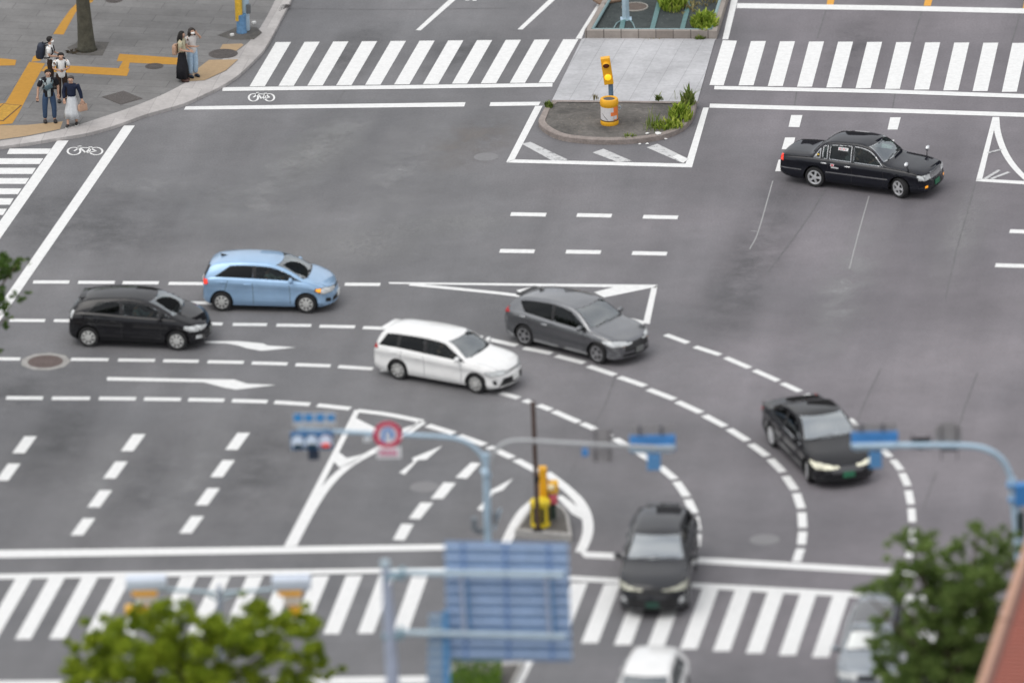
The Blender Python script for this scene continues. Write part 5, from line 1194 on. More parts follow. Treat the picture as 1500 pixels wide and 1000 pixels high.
# --- weeds
GRASS = leaf_mat('weed_leaf', (.08, .13, .018), (.24, .34, .04), (.45, .50, .10)); GRASSD = leaf_mat('weed_leaf_dark', (.06, .09, .02), (.15, .21, .045), (.30, .33, .11)); DRY = leaf_mat('dry_grass', (.16, .13, .06), (.26, .22, .10), (.36, .32, .16))
def weeds(px_, py_, z, rx, ry, h, n, m, label, broad=.03, grp=None, seed=0):
    rr = random.Random(seed+int(px_*7)); g = G(px_, py_, z); b = nb()
    for _ in range(n):
        a = rr.uniform(0, math.tau); q = math.sqrt(rr.random()); x, y = rx*q*math.cos(a), ry*q*math.sin(a)
        hh = h*rr.uniform(.45, 1.1)*(1.1-.6*q); la = rr.uniform(0, math.tau); le = hh*rr.uniform(.2, .8); w = broad*rr.uniform(.5, 1.3)
        d = Vector((math.cos(la), math.sin(la), 0)); s = Vector((-d.y, d.x, 0))*w; p = Vector((x, y, -.01))
        m1 = p+d*le*.35+Vector((0, 0, hh*.65)); tp = p+d*le+Vector((0, 0, hh))
        v = [b.verts.new(t) for t in (p-s*.4, p+s*.4, m1+s, m1-s)]; b.faces.new(v); b.faces.new((v[3], v[2], b.verts.new(tp)))
    o = obj('weed_clump', b, m); o.location = (g.x, g.y, z); tag(o, label, 'weeds', grp)
ZP = .14
weeds(1033, 38, ZP, .42, .8, .52, 420, GRASS, 'bright green bush at the right end of the planter', .045)
weeds(985, 6, ZP, .45, .9, .62, 300, GRASS, 'bright green weed clump in the middle of the planter', .04)
weeds(1000, 11, ZP, .55, .7, .22, 140, DRY, 'dry yellow grass beside the middle weed clump in the planter')
weeds(1038, 0, ZP, .6, .7, .22, 160, DRY, 'yellow-green low weeds at the top right corner of the planter')
weeds(913, 55, .0, .45, .10, .22, 130, GRASSD, 'dark weeds in the joint at the left of the planter kerb')
weeds(957, 58, .0, .35, .07, .07, 60, DRY, 'dry leaves along the joint in the middle of the planter kerb')
weeds(1025, 58, .0, .16, .08, .20, 60, GRASSD, 'short weeds in the joint at the right of the planter kerb')
weeds(997, 172, .15, .36, .62, .56, 210, GRASS, 'tall bright green weeds on the right of the refuge island', .04)
weeds(978, 186, .15, .50, .38, .34, 150, GRASS, 'low green weeds spilling to the island nose', .035)
weeds(1008, 152, .15, .22, .35, .62, 120, GRASSD, 'thin dark weeds at the back right corner of the island')
weeds(922, 207, .0, .18, .22, .32, 130, GRASSD, 'weed tuft growing against the front of the island kerb')
weeds(958, 188, .15, .35, .4, .5, 50, GRASSD, 'sparse thin stems in the middle of the weedy island bed', .014)
weeds(804, 156, .16, .12, .18, .22, 120, GRASSD, 'small dark green tuft at the left tip of the island')
weeds(965, 147, .16, .14, .06, .28, 45, GRASSD, 'light green tuft at the back kerb right of the drum', .02)
weeds(873, 146, .16, .10, .05, .30, 22, DRY, 'pale dry tuft at the back kerb left of the drum', .012)
for i, (x, y, hh) in enumerate(((990, 146, .52), (1015, 147, .6), (954, 178, .9))):
    weeds(x, y, .16, .03, .03, hh, 5, GRASSD, ('short lone stem at the island back kerb', 'lone stem near the right end of the island back kerb', 'tall lone stem in the island bed right of the drum')[i], .010)
# --- pole at the top left with yellow guard
g = G(354, 48, HS); root = empty('utility_pole', (g.x, g.y, HS)); tag(root, 'blue-grey street pole with yellow wrap and blue foot at the top left', 'pole')
b = nb(); tube(b, [(.10, .25, 0), (.10, .25, 4.2)], .16, 18); obj('shaft', b, GALV, root, True, 40)
b = nb(); lathe(b, [(0, 0), (.17, 0), (.17, .05), (.155, .07), (.155, .62), (0, .62)], 24); obj('blue_foot', b, sm('blue_foot_paint', (.10, .22, .38), .55, 0, .25), root, True, 40)
b = nb(); tube(b, [(-.07, -.02, .42), (-.07, -.02, 3.8)], .115, 16); obj('yellow_guard', b, sm('wrap_yellow', (.66, .41, .04), .6, 0, .3), root, True, 40)
b = nb(); box(b, (-.07, -.12, 1.4), (.14, .04, .16), 0, .01); obj('notice_plate', b, sm('box_grey', (.12, .13, .14), .6), root)
b = nb(); box(b, (.24, .12, .75), (.14, .14, .30), 0, .02); obj('junction_box', b, sm('box_grey', (.12, .13, .14), .6), root)
for i, (x, y) in enumerate(((340, 53), (372, 35))):
    g = G(x, y, HS); b = nb(); box(b, (0, 0, .04), (.12, .09, .08), R(30), .02); o = obj('litter', b, sm('paper', (.7, .7, .7), .8)); o.location = (g.x, g.y, HS); tag(o, ('pale scrap at the left foot of the blue-grey pole', 'pale scrap between the blue-grey pole and the kerb')[i], 'litter', kind='thing')
# --- splitter island: rusty post, yellow guard, beacon
g = G(788, 776, .2); root = empty('rusty_post', (g.x, g.y, .2)); tag(root, 'tall thin rust-brown post standing on the near splitter island', 'post')
ztop = W(785, 588, g.y).z-.2
b = nb(); tube(b, [(0, 0, 0), (-.05, 0, ztop)], .062, 12); obj('shaft', b, RUST, root, True, 40)
b = nb(); box(b, (0, 0, .02), (.26, .26, .04)); tube(b, [(0, 0, 1.45), (0, 0, 1.62)], .08, 10); obj('collar', b, BLACK, root)
g = G(792, 771, .2); root = empty('cushion_drum', (g.x, g.y+.1, .2)); tag(root, 'yellow impact drum behind the rusty post on the near splitter island', 'drum')
b = nb(); lathe(b, [(0, 0), (.27, 0), (.28, .06), (.265, .13), (.265, .62), (.285, .66), (.285, .74), (.24, .78), (0, .78)], 32); obj('shell', b, YEL2, root, True, 40)
b = nb()
for k in range(14): 
    a = k*math.tau/14
    if k % 2: box(b, (.272*math.cos(a), .272*math.sin(a), .38), (.02, .10, .44), a)
obj('stripes', b, sm('guard_black', (.06, .05, .02), .6), root)
g = G(803, 762, .2); root = empty('warning_beacon', (g.x, g.y+.12, .2)); tag(root, 'orange warning beacon seen from behind on the near splitter island', 'beacon')
b = nb(); tube(b, [(-.02, 0, 0), (-.02, 0, 1.0)], .07, 12); obj('post', b, BLACK, root, True)
Yb = g.y+.12
b = nb(); pbox(b, 789, 684, 802, 731, Yb, .26, 0, .02); fin('housing', b, YEL, root)
b = nb(); pbox(b, 803, 705, 818, 722, Yb, .24, -.05, .05); fin('side_lamp', b, sm('beacon_amber', (.92, .50, .03), .4), root, True)
b = nb(); pbox(b, 802, 708, 812, 714, Yb, .2, .1, .03); fin('lamp_reflector', b, sm('pale_lens', (.85, .75, .5), .3), root)
b = nb(); pbox(b, 804, 724, 817, 737, Yb, .12, .02, .03); fin('red_reflector', b, sm('red_pink', (.62, .12, .16), .5), root, True)
b = nb(); pbox(b, 804, 737, 815, 768, Yb, .10, -.02, .02); fin('back_plate', b, sm('dark_green_plate', (.03, .05, .04), .6), root)

# --- signal mast, front signal on the left arm and a back-facing signal on the right arm
def arm(b, pts, Y, r): tube(b, spline([tuple(W(x, y, Y)) for x, y in pts], 5), r, 12)
def hood(b, c, r, ln):
    vv = []
    for k in range(17):
        a = R(-35+250*k/16); vv.append([b.verts.new((c.x+r*math.cos(a), c.y, c.z+r*math.sin(a))), b.verts.new((c.x+r*math.cos(a), c.y-ln*(.72+.28*math.sin(a)), c.z+r*math.sin(a)-.07))])
    for a_, c_ in zip(vv, vv[1:]): b.faces.new((a_[0], c_[0], c_[1], a_[1]))
g = G(718, 938); YA = g.y
mast = empty('signal_mast', (g.x, YA, 0)); tag(mast, 'blue-grey mast with two curved arms rising behind the blue sign back', 'mast')
b = nb(); tube(b, [tuple(W(718, 938, YA)), tuple(W(714, 770, YA)), tuple(W(712, 664, YA))], [.12, .105, .095], 16); fin('pole', b, GALV, mast, True)
b = nb(); arm(b, [(713, 700), (708, 672), (697, 657), (680, 646), (655, 640), (600, 637), (520, 633), (436, 629)], YA, .062); fin('arm', b, GALV, mast, True)
b = nb(); arm(b, [(713, 700), (719, 672), (728, 657), (742, 648), (765, 645), (820, 648), (900, 652), (988, 656)], YA, .058); fin('arm', b, sm('painted_steel_worn', (.42, .43, .44), .5, .1), mast, True)
b = nb(); tube(b, [tuple(W(708, 694, YA)), tuple(W(716, 690, YA))], .17, 12); fin('collar', b, GALV, mast)
for q_ in ((690, 757, 700, 774, .25, .05, .02), (722, 748, 729, 766, .22, .02, .02)):
    b = nb(); pbox(b, *q_[:4], YA, *q_[4:]); fin('walk_signal', b, sm('walk_signal_grey', (.16, .18, .20), .6), mast)
b = nb(); pbox(b, 696, 775, 708, 780, YA, .2, 0, .01); fin('bracket', b, sm('walk_signal_grey', (.16, .18, .20), .6), mast)
b = nb(); tube(b, [tuple(W(724, 775, YA)), tuple(W(733, 745, YA))], .03, 8); fin('bracket', b, GALV, mast)
def signal_front(x0, y0, x1, y1, Y, label):
    c = W((x0+x1)/2, (y0+y1)/2, Y); root = empty('traffic_signal', tuple(c)); tag(root, label, 'traffic light')
    b = nb(); pbox(b, x0, y0, x1, y1, Y, .22, .12, .06); fin('housing', b, sm('signal_front_blue', (.035, .12, .26), .42, 0, .15, 4), root, True)
    a, e = W(x0, y0, Y), W(x1, y1, Y); w_ = e.x-a.x; zc = (a.z+e.z)/2
    for k, m_ in enumerate((sm('lens_green_off', (.01, .07, .05), .3), sm('lens_amber_off', (.03, .08, .06), .3), sm('lens_red_on', (1, .08, .03), .3, 0, .02, emit=.7))):
        cc = Vector((a.x+w_*(.18+.32*k), Y-.235, zc)); b = nb()
        lathe(b, [(.165, 0), (.14, .02), (0, .05)], 24, Matrix.Translation(cc) @ Matrix.Rotation(R(90), 4, 'X')); L_ = fin(('green_lens', 'amber_lens', 'red_lens')[k], b, m_, root, True)
        b = nb(); hood(b, cc+Vector((0, .01, 0)), .185, .46); bmesh.ops.solidify(b, geom=b.faces[:], thickness=.012); fin('visor', b, sm('visor_pale', (.72, .80, .90), .4, 0, .05), root, True)
    return root
signal_front(425, 630, 489, 654, YA, 'blue horizontal three-lamp signal with red lit, under the white name plate')
root = empty('name_plate', tuple(W(461, 612, YA))); tag(root, 'white place-name plate with four blue characters above the lit signal', 'sign')
b = nb(); pbox(b, 429, 603.5, 492, 620.5, YA, .03, .10, .0); fin('plate', b, sm('plate_pale', (.52, .53, .54), .5), root)
BLUEINK = sm('sign_blue_ink', (.015, .26, .62), .5)
for k, xc in enumerate((436.5, 452.5, 469, 484.5)):
    b = nb(); cc = W(xc, 611.5, YA-.12); r_ = .122 if k < 3 else .105
    # dense block characters: strokes of a square glyph
    for zz in (.62, .2, -.22, -.64): box(b, (cc.x, YA-.122, cc.z+zz*r_), (r_*1.9, .012, r_*.30))
    for xx in ((-.7, 0, .7), (-.75, .3), (-.5, .5), (-.1, .75))[k]: box(b, (cc.x+xx*r_, YA-.126, cc.z), (r_*.36, .012, r_*1.9))
    fin('character', b, BLUEINK, root)
b = nb()
for x in (445, 478): pbox(b, x-1.2, 620, x+1.2, 632, YA, .05, .05)
fin('bracket', b, GALV, root)
root = empty('detector_box', tuple(W(460, 662, YA))); tag(root, 'small dark box hanging below the lit signal', 'box')
b = nb(); pbox(b, 451, 654, 468, 670, YA, .25, .05, .03); fin('case', b, sm('dark_blue_box', (.035, .05, .085), .5), root)
b = nb(); pbox(b, 457, 650, 461, 655, YA, .05, .05); fin('hanger', b, GALV, root)
root = empty('round_sign', tuple(W(568, 634, YA))); tag(root, 'round red-rimmed sign with a bent blue arrow, small white panel below', 'sign')
MS = Matrix.Translation(W(568, 634, YA)+Vector((0, -.12, 0))) @ Matrix.Rotation(R(90), 4, 'X')
b = nb(); lathe(b, [(0, -.01), (.385, -.01), (.385, .0), (0, .0)], 40, MS); fin('disc', b, sm('sign_white', (.78, .78, .80), .4), root)
b = nb(); lathe(b, [(.385, .002), (.385, .008), (.255, .008), (.255, .002)], 40, MS); fin('red_ring', b, sm('sign_red', (.62, .025, .095), .4, 0, .05), root)
b = nb()   # blue U-turn arrow
arc = [MS @ Vector((.11*math.cos(R(a)), .05+.11*math.sin(R(a)), .006)) for a in range(0, 181, 20)]
def strip(b, pts, w, M_, mi=0):
    P = [M_.inverted() @ Vector(p) for p in pts]; L = []
    for i, p in enumerate(P):
        t = (P[min(i+1, len(P)-1)]-P[max(i-1, 0)]); t.z = 0; t.normalize(); s_ = Vector((-t.y, t.x, 0))*w/2
        L.append((b.verts.new(M_ @ (p+s_)), b.verts.new(M_ @ (p-s_))))
    for a_, c_ in zip(L, L[1:]): b.faces.new((a_[0], a_[1], c_[1], c_[0])).material_index = mi
strip(b, [MS @ Vector((.11, -.02, .006))]+arc+[MS @ Vector((-.11, -.20, .006))], .085, MS)
tr = [MS @ Vector(p) for p in ((.20, .0, .006), (.02, .0, .006), (.11, -.15, .006))]; b.faces.new([b.verts.new(p) for p in tr]); fin('blue_arrow', b, sm('sign_blue', (.04, .24, .66), .4), root)
b = nb(); pbox(b, 551.5, 653, 587.5, 668, YA, .02, .12); fin('panel', b, sm('sign_white', (.78, .78, .80), .4), root)
b = nb()
for k in range(5):
    x = 556+5.3*k
    for yy in (657, 660, 662.6): pbox(b, x, yy, x+4.3, yy+1.3, YA, .02, .133)
    pbox(b, x+1.6, 656.6, x+2.7, 664, YA, .02, .135)
fin('panel_lettering', b, sm('sign_pink_red', (.66, .10, .26), .5), root)
root = empty('arm_lamp', tuple(W(538, 641, YA))); tag(root, 'small white fitting under the arm between signal and round sign', 'fitting')
b = nb(); pbox(b, 532, 640, 544, 646, YA, .12, .03, .03); fin('case', b, sm('plate_white', (.66, .68, .70), .5), root); b = nb(); pbox(b, 536, 634, 539, 641, YA, .04, .03); fin('hanger', b, GALV, root)
def signal_back(x0, y0, x1, y1, Y, label, box_px, posts, ptop):
    root = empty('traffic_signal', tuple(W((x0+x1)/2, (y0+y1)/2, Y))); tag(root, label, 'traffic light')
    b = nb(); pbox(b, x0, y0, x1, y1, Y, .24, -.16, .05); fin('housing', b, BLUEBOX, root, True)
    b = nb(); pbox(b, x0-1, y1-9, x1-1, y1-4, Y, .08, .0, .02); pbox(b, x0+4, y1-5, x1-4, y1+1, Y, .2, -.12, .02); fin('mount_rail', b, GALV, root)
    b = nb()
    for k in range(3): 
        cc = W(x0+(x1-x0)*(.18+.32*k), (y0+y1)/2, Y); lathe(b, [(.19, .0), (.19, .30)], 20, Matrix.Translation((cc.x, Y+.28, cc.z)) @ Matrix.Rotation(R(-90), 4, 'X'))
    fin('visor', b, sm('visor_pale', (.50, .60, .74), .35), root, True)
    b = nb(); pbox(b, *box_px, Y, .18, -.05, .03); fin('sensor_box', b, sm('box_mid_blue', (.10, .27, .52), .5), root)
    r2 = empty('name_plate', tuple(W((x0+x1)/2, ptop, Y))); tag(r2, 'grey back of the plate above the '+('middle' if x0 < 1000 else 'right')+' hanging signal', 'sign')
    b = nb(); pbox(b, x0+1, ptop, x1-2, y0+1, Y, .02, -.12); fin('plate', b, GREYBACK, r2)
    b = nb()
    for x in posts: pbox(b, x-1.3, ptop-1, x+1.3, y0+4, Y, .04, -.08)
    fin('bracket', b, sm('bracket_dark', (.07, .08, .11), .6), r2)
signal_back(922, 640, 990, 662, YA, 'blue signal housing seen from behind on the right arm above the black crossover', (947.5, 666, 968, 688), (937, 969), 626)
root = empty('sign_back', tuple(W(883, 652, YA))); tag(root, 'two grey sign backs stacked on the right arm left of the blue signal', 'sign')
b = nb(); pbox(b, 869.5, 630, 897, 650, YA, .02, -.10); fin('upper_panel', b, GREYBACK, root)
b = nb(); pbox(b, 867.5, 660, 897.5, 677, YA, .02, -.10); fin('lower_panel', b, GREYBACK, root)
b = nb()
for x in (872, 893): pbox(b, x-1.2, 629, x+1.2, 677, YA, .04, -.06)
fin('bracket', b, sm('bracket_grey', (.15, .14, .15), .6), root)
root = empty('camera_box', tuple(W(857, 661, YA))); tag(root, 'tiny blue box under the right arm left of the stacked sign backs', 'box')
b = nb(); pbox(b, 852, 657, 862, 667, YA, .16, 0, .03); fin('case', b, BLUEBOX, root); b = nb(); pbox(b, 856, 648, 858, 658, YA, .03, 0); fin('hanger', b, GALV, root)
# --- mast at the right edge
g = G(1500, 950); YB = g.y
mast2 = empty('signal_mast', (g.x, YB, 0)); tag(mast2, 'blue-grey mast with one curved arm at the right edge', 'mast')
b = nb(); tube(b, [tuple(W(1500, 950, YB)), tuple(W(1493, 783, YB)), tuple(W(1482, 700, YB))], [.17, .16, .12], 16); fin('pole', b, GALV, mast2, True)
b = nb(); arm(b, [(1484, 712), (1477, 688), (1466, 671), (1450, 660), (1428, 654), (1390, 652), (1330, 652), (1250, 653)], YB, .085); fin('arm', b, GALV, mast2, True)
b = nb(); pbox(b, 1487, 706, 1510, 736, YB, .3, .1, .03); fin('control_box', b, BLUEBOX, mast2)
b = nb(); pbox(b, 1489, 748, 1500, 782, YB, .2, .12, .02); fin('cable_duct', b, sm('duct_green', (.03, .05, .05), .6), mast2)
b = nb(); pbox(b, 1474, 706, 1490, 711, YB, .3, .05, .02); pbox(b, 1476, 728, 1492, 732, YB, .3, .05, .02); fin('strap', b, sm('strap_blue', (.17, .33, .55), .5), mast2)
signal_back(1247, 635, 1316, 658, YB, 'blue signal housing seen from behind in front of the black sedan', (1273, 662, 1292, 685), (1262, 1293.5), 623)
root = empty('sign_back', tuple(W(1349, 652, YB))); tag(root, 'small cup-shaped grey sign back between the blue signal and the round one', 'sign')
b = nb(); cc = W(1349, 645, YB); pts = [(cc.x+.29*math.cos(R(a)), YB+.09, cc.z+.05+.40*math.sin(R(a))*(.9 if a < 0 else .0)) for a in range(-180, 1, 15)]
vs = [b.verts.new(p) for p in pts]; b.faces.new(vs); bmesh.ops.solidify(b, geom=b.faces[:], thickness=.02); fin('panel', b, GREYBACK, root)
b = nb()
for x in (1337, 1360): pbox(b, x-1.1, 634, x+1.1, 660, YB, .04, -.04)
fin('bracket', b, sm('bracket_grey', (.15, .14, .15), .6), root)
root = empty('sign_back', tuple(W(1389, 640, YB))); tag(root, 'round grey sign back with bracket legs on the arm near the right mast', 'sign')
cc = W(1389, 638, YB); b = nb(); lathe(b, [(0, 0), (.38, 0), (.38, .015), (0, .015)], 36, Matrix.Translation((cc.x, YB+.10, cc.z)) @ Matrix.Rotation(R(90), 4, 'X')); fin('disc', b, GREYBACK, root)
b = nb()
for x in (1379, 1402): pbox(b, x-1.2, 624, x+1.2, 674, YB, .04, -.04)
pbox(b, 1379, 658, 1402, 661, YB, .04, -.04); fin('bracket', b, sm('bracket_grey', (.15, .14, .15), .6), root)
# --- big blue sign seen from behind
g = G(592, 1245); YC = g.y
root = empty('direction_sign', (g.x, YC, 0)); tag(root, 'large ribbed blue back of a direction sign on a pale cantilever pole', 'sign')
SB = sm('sign_panel_blue', (.185, .28, .44), .45, .0, .12, 3); SB2 = sm('sign_panel_rib', (.46, .60, .82), .4, .0, .08, 3); SB3 = sm('sign_panel_deep', (.10, .28, .52), .45, .0, .08)
PALE2 = sm('pale_galvanised', (.44, .54, .60), .45, .2, .12, 3); PALE3 = sm('pale_pole', (.42, .47, .58), .45, .2, .1, 3)
b = nb(); tube(b, [tuple(W(593, 1245, YC)), tuple(W(575, 1000, YC)), tuple(W(569.5, 900, YC)), tuple(W(564.5, 826, YC))], [.215, .175, .15, .105], 20); fin('pole', b, PALE3, root, True)
b = nb(); tube(b, [tuple(W(564.4, 828, YC)), tuple(W(564, 821, YC))], [.14, .12], 16); fin('pole_cap', b, PALE2, root, True, 40)
def quadpanel(b, pts, Y, dep, dy, mi=0):
    f = [W(x, y, Y) for x, y in pts]; A = [b.verts.new((p.x, Y-dy, p.z)) for p in f]; B_ = [b.verts.new((p.x, Y-dy+dep, p.z)) for p in f]; n = len(A)
    b.faces.new(A).material_index = mi; b.faces.new(B_[::-1]).material_index = mi
    for i in range(n): b.faces.new((A[i], B_[i], B_[(i+1) % n], A[(i+1) % n])).material_index = mi
def sx_(y, u): # panel edge interpolation
    t = (y-793)/(967-793); return (651+4.5*t)+(u)*((832+6*t)-(651+4.5*t))
b = nb(); quadpanel(b, [(651, 793), (832, 796), (838, 968), (655, 965)], YC+.30, .04, 0); fin('panel', b, SB, root)
b = nb()
for k in range(11):
    y = 797+15.6*k; quadpanel(b, [(sx_(y, 0), y), (sx_(y, 1), y+2.6), (sx_(y+6, 1), y+7.6), (sx_(y+6, 0), y+5)], YC+.30, .035, .036)
fin('stiffener', b, SB2, root)
b = nb()
for u in (.15, .49, .84): quadpanel(b, [(sx_(793, u)-2.2, 794.5), (sx_(793, u)+2.2, 794.5), (sx_(966, u)+2.2, 966), (sx_(966, u)-2.2, 966)], YC+.30, .03, .066)
fin('upright_rib', b, sm('sign_panel_mid', (.17, .29, .54), .45, .0), root)
for (pa, pb_, r_) in (((565, 838), (826, 841.5), .082), ((563, 925), (829, 932), .078)):
    b = nb(); tube(b, [tuple(W(*pa, YC)), tuple(W(*pb_, YC))], r_, 14); fin('arm', b, PALE2, root, True)
    b = nb(); c = W(pa[0]+9, pa[1]+5, YC); box(b, (c.x, YC, c.z), (.42, .30, .10), 0, .03); box(b, (c.x+.28, YC, c.z+.06), (.12, .34, .26), 0, .02); fin('clamp', b, sm('clamp_teal', (.22, .34, .40), .5, .3), root)
for x0, x1 in ((676.5, 681.5), (800.5, 806)):
    b = nb(); tube(b, [tuple(W(x0, 842, YC)), tuple(W(x1, 928, YC))], .055, 10); fin('strut', b, PALE3, root, True)
    b = nb(); quadpanel(b, [(x0+4, 848), (x0+8, 848), (x1+8, 926), (x1+4, 926)], YC+.28, .03, .05); fin('strut_back_plate', b, SB3, root)
b = nb(); quadpanel(b, [(628, 900), (651, 898), (655, 1050), (624, 1050)], YC+.16, .05, 0); fin('side_panel', b, SB, root)
b = nb()
for k in range(9): quadpanel(b, [(627.5-.2*k, 902+13*k), (650, 901.5+13*k), (650, 906.5+13*k), (627.5-.2*k, 907+13*k)], YC+.16, .03, .035)
fin('side_stiffener', b, PALE2, root)
b = nb(); quadpanel(b, [(648, 896), (656, 893), (662, 1050), (650, 1050)], YC+.10, .06, 0); fin('side_frame', b, SB3, root)
# --- twin street light behind the near tree
g = G(322, 1090); YD = g.y
root = empty('street_light', (g.x, YD, 0)); tag(root, 'twin street light with white caps and amber lamps rising behind the near tree', 'street light')
b = nb(); tube(b, [tuple(W(323, 1090, YD)), tuple(W(322, 900, YD)), tuple(W(321, 857, YD))], [.10, .085, .06], 14); fin('pole', b, PALE3, root, True)
b = nb(); tube(b, [tuple(W(228, 862, YD)), tuple(W(322, 868, YD)), tuple(W(415, 862, YD))], .055, 10); tube(b, [tuple(W(322, 880, YD)), tuple(W(300, 868, YD))], .04, 8); tube(b, [tuple(W(322, 880, YD)), tuple(W(345, 868, YD))], .04, 8); fin('cross_arm', b, PALE2, root, True)
AMB = sm('lamp_amber', (.85, .42, .06), .4, 0, .1, emit=.15); CAPW = sm('lamp_cap', (.62, .68, .78), .4); PALAMB = sm('lamp_glass_pale', (.80, .70, .62), .3, 0, .1)
for i, (x0, x1, y0) in enumerate(((184, 244, 844), (398, 456, 844))):
    b = nb(); pbox(b, x0, y0, x1, y0+15, YD, .42, .05, .06); fin('lamp_cap', b, CAPW, root, True)
    b = nb(); pbox(b, x0+9, y0+15, x1-13, y0+24, YD, .36, .05, .03); fin('amber_lamp', b, AMB, root)
    b = nb(); pbox(b, x0+17, y0+23, x1-15, y0+38, YD, .30, .05, .03); fin('lamp_glass', b, PALAMB, root)
    b = nb(); pbox(b, (x0-1 if i == 0 else x0+24), y0+43, (x0+35 if i == 0 else x0+46), y0+57, YD, .34, .0, .05); fin('amber_reflector', b, sm('amber_bright', (.90, .50, .04), .4, 0, .1), root)

# ------------------------------------------------------------------ trees and hedge
def leaf(b, rr, p, s, up=.4, mi=0):
    n = Vector((rr.gauss(0, 1), rr.gauss(0, 1), rr.gauss(0, 1)+up)).normalized(); a = n.orthogonal().normalized(); t = rr.uniform(0, math.tau)
    u = a*math.cos(t)+n.cross(a)*math.sin(t); v = n.cross(u); l, w = s*rr.uniform(.7, 1.3), s*rr.uniform(.35, .55)
    q = [b.verts.new(p+x) for x in (-u*l*.5, v*w*.5-u*l*.05, u*l*.5, -v*w*.5-u*l*.05)]
    b.faces.new(q).material_index = mi
def tree(name, label, base, trunk_pts, trunk_r, limbs, clumps, lm, bark, lsize, per, seed, flatten=.75):
    rr = random.Random(seed); root = empty(name, tuple(base)); tag(root, label, 'tree')
    b = nb(); tube(b, trunk_pts, trunk_r, 16)
    for (a, c, r0) in limbs:
        a, c = Vector(a), Vector(c); mids = [a.lerp(c, t)+Vector((rr.uniform(-.15, .15), rr.uniform(-.15, .15), rr.uniform(-.05, .2)))*(1 if 0 < t < 1 else 0) for t in (0, .33, .66, 1)]
        tube(b, mids, [r0, r0*.75, r0*.5, r0*.25], 7)
    obj('trunk', b, bark, root, True)
    b = nb()
    for (c, r) in clumps:
        c = Vector(c); n = int(per*(r/.5)**2)
        subs = [Vector((rr.gauss(0, .66), rr.gauss(0, .66), rr.gauss(0, .46)))*r for _ in range(max(5, int(12*r/.5)))]
        for _ in range(n):
            s = rr.choice(subs); d = Vector((rr.gauss(0, 1), rr.gauss(0, 1), rr.gauss(0, 1))).normalized()*r*.46*rr.random()**.45
            leaf(b, rr, c+s+Vector((d.x, d.y, d.z*flatten)), lsize)
    obj('crown', b, lm, root)
    return root
def clump_px(root_base, pts, Y0, rr):
    """crown clumps at surveyed spots, spread in depth about Y0 -> local coordinates"""
    out = []
    for x, y, r in pts:
        dy = rr.uniform(-.9, .9); p = W(x, y, Y0+dy); out.append((tuple(p-Vector(root_base)), r))
    return out
LEAFP = leaf_mat('pine_needle_leaf', (.055, .11, .009), (.25, .34, .024), (.50, .57, .06)); LEAFD = leaf_mat('broad_leaf', (.05, .095, .022), (.17, .26, .07), (.33, .43, .14)); LEAFL = leaf_mat('left_leaf', (.025, .06, .014), (.08, .15, .03), (.17, .25, .055))
rr = random.Random(5)
# near tree at the lower left
base = G(292, 1150); YE = base.y
pts = [(250, 898, .42), (215, 905, .40), (180, 915, .42), (140, 930, .38), (118, 950, .30), (160, 950, .5), (205, 945, .55), (245, 938, .5), (290, 935, .45), (330, 920, .5), (372, 898, .42), (360, 925, .5), (300, 910, .34), (395, 905, .34), (420, 915, .36), (455, 903, .34), (445, 935, .42), (400, 945, .5), (475, 960, .36), (440, 970, .42), (350, 960, .5), (300, 970, .6), (250, 975, .6), (200, 980, .6), (150, 985, .55), (108, 985, .38), (95, 1000, .34),
       (120, 1010, .5), (170, 1015, .6), (230, 1015, .7), (290, 1015, .7), (350, 1010, .6), (400, 1000, .55), (440, 1010, .5), (480, 990, .28), (260, 1050, .8), (330, 1050, .8), (200, 1050, .7), (400, 1045, .7), (270, 902, .3), (236, 886, .26), (384, 884, .26)]
cl = clump_px(base, pts, YE, rr)
lb = [((0, 0, 1.6+.12*k), tuple(Vector(cl[i][0])*.92), .07) for k, i in enumerate((0, 3, 6, 9, 10, 12, 15, 18, 20, 22, 24, 26, 30, 33, 38))]
tree('street_tree', 'bright green bushy tree at the lower left in front of the street light', base, [(0, 0, 0), (.05, 0, 1.2), (0, .05, 2.4), (.05, 0, 3.6)], [.17, .14, .11, .05], lb, cl, LEAFP, WOOD, .095, 2700, 3)
# tree at the lower right
base = G(1395, 1150); YF = base.y
pts = [(1330, 775, .24), (1318, 800, .26), (1350, 785, .26), (1362, 805, .3), (1345, 825, .34), (1322, 830, .26), (1382, 815, .3), (1402, 795, .22), (1418, 780, .20), (1432, 770, .16), (1400, 830, .36), (1370, 845, .4), (1335, 850, .36), (1300, 852, .3), (1275, 858, .26), (1265, 858, .16), (1310, 868, .3), (1420, 840, .4), (1450, 825, .36), (1465, 800, .24), (1455, 785, .2), (1475, 786, .22), (1490, 800, .25), (1478, 820, .3),
       (1440, 860, .5), (1400, 870, .5), (1420, 900, .5), (1380, 900, .45), (1350, 895, .3), (1455, 890, .45), (1345, 925, .40), (1310, 925, .38), (1292, 935, .30), (1330, 955, .42), (1370, 950, .42), (1400, 940, .5), (1440, 930, .5), (1300, 965, .34), (1280, 945, .2), (1340, 985, .42), (1390, 985, .55), (1430, 970, .5), (1300, 1000, .36), (1360, 1010, .5), (1410, 1015, .6), (1290, 985, .25), (1440, 1000, .5), (1380, 1050, .7), (1385, 850, .4), (1425, 865, .45), (1460, 850, .4), (1340, 870, .3), (1360, 920, .42), (1405, 925, .5), (1355, 965, .45), (1410, 980, .55), (1370, 880, .35), (1320, 990, .4), (1345, 800, .3), (1395, 810, .26), (1440, 800, .28), (1300, 900, .24), (1330, 1020, .5)]
cl = clump_px(base, pts, YF, rr)
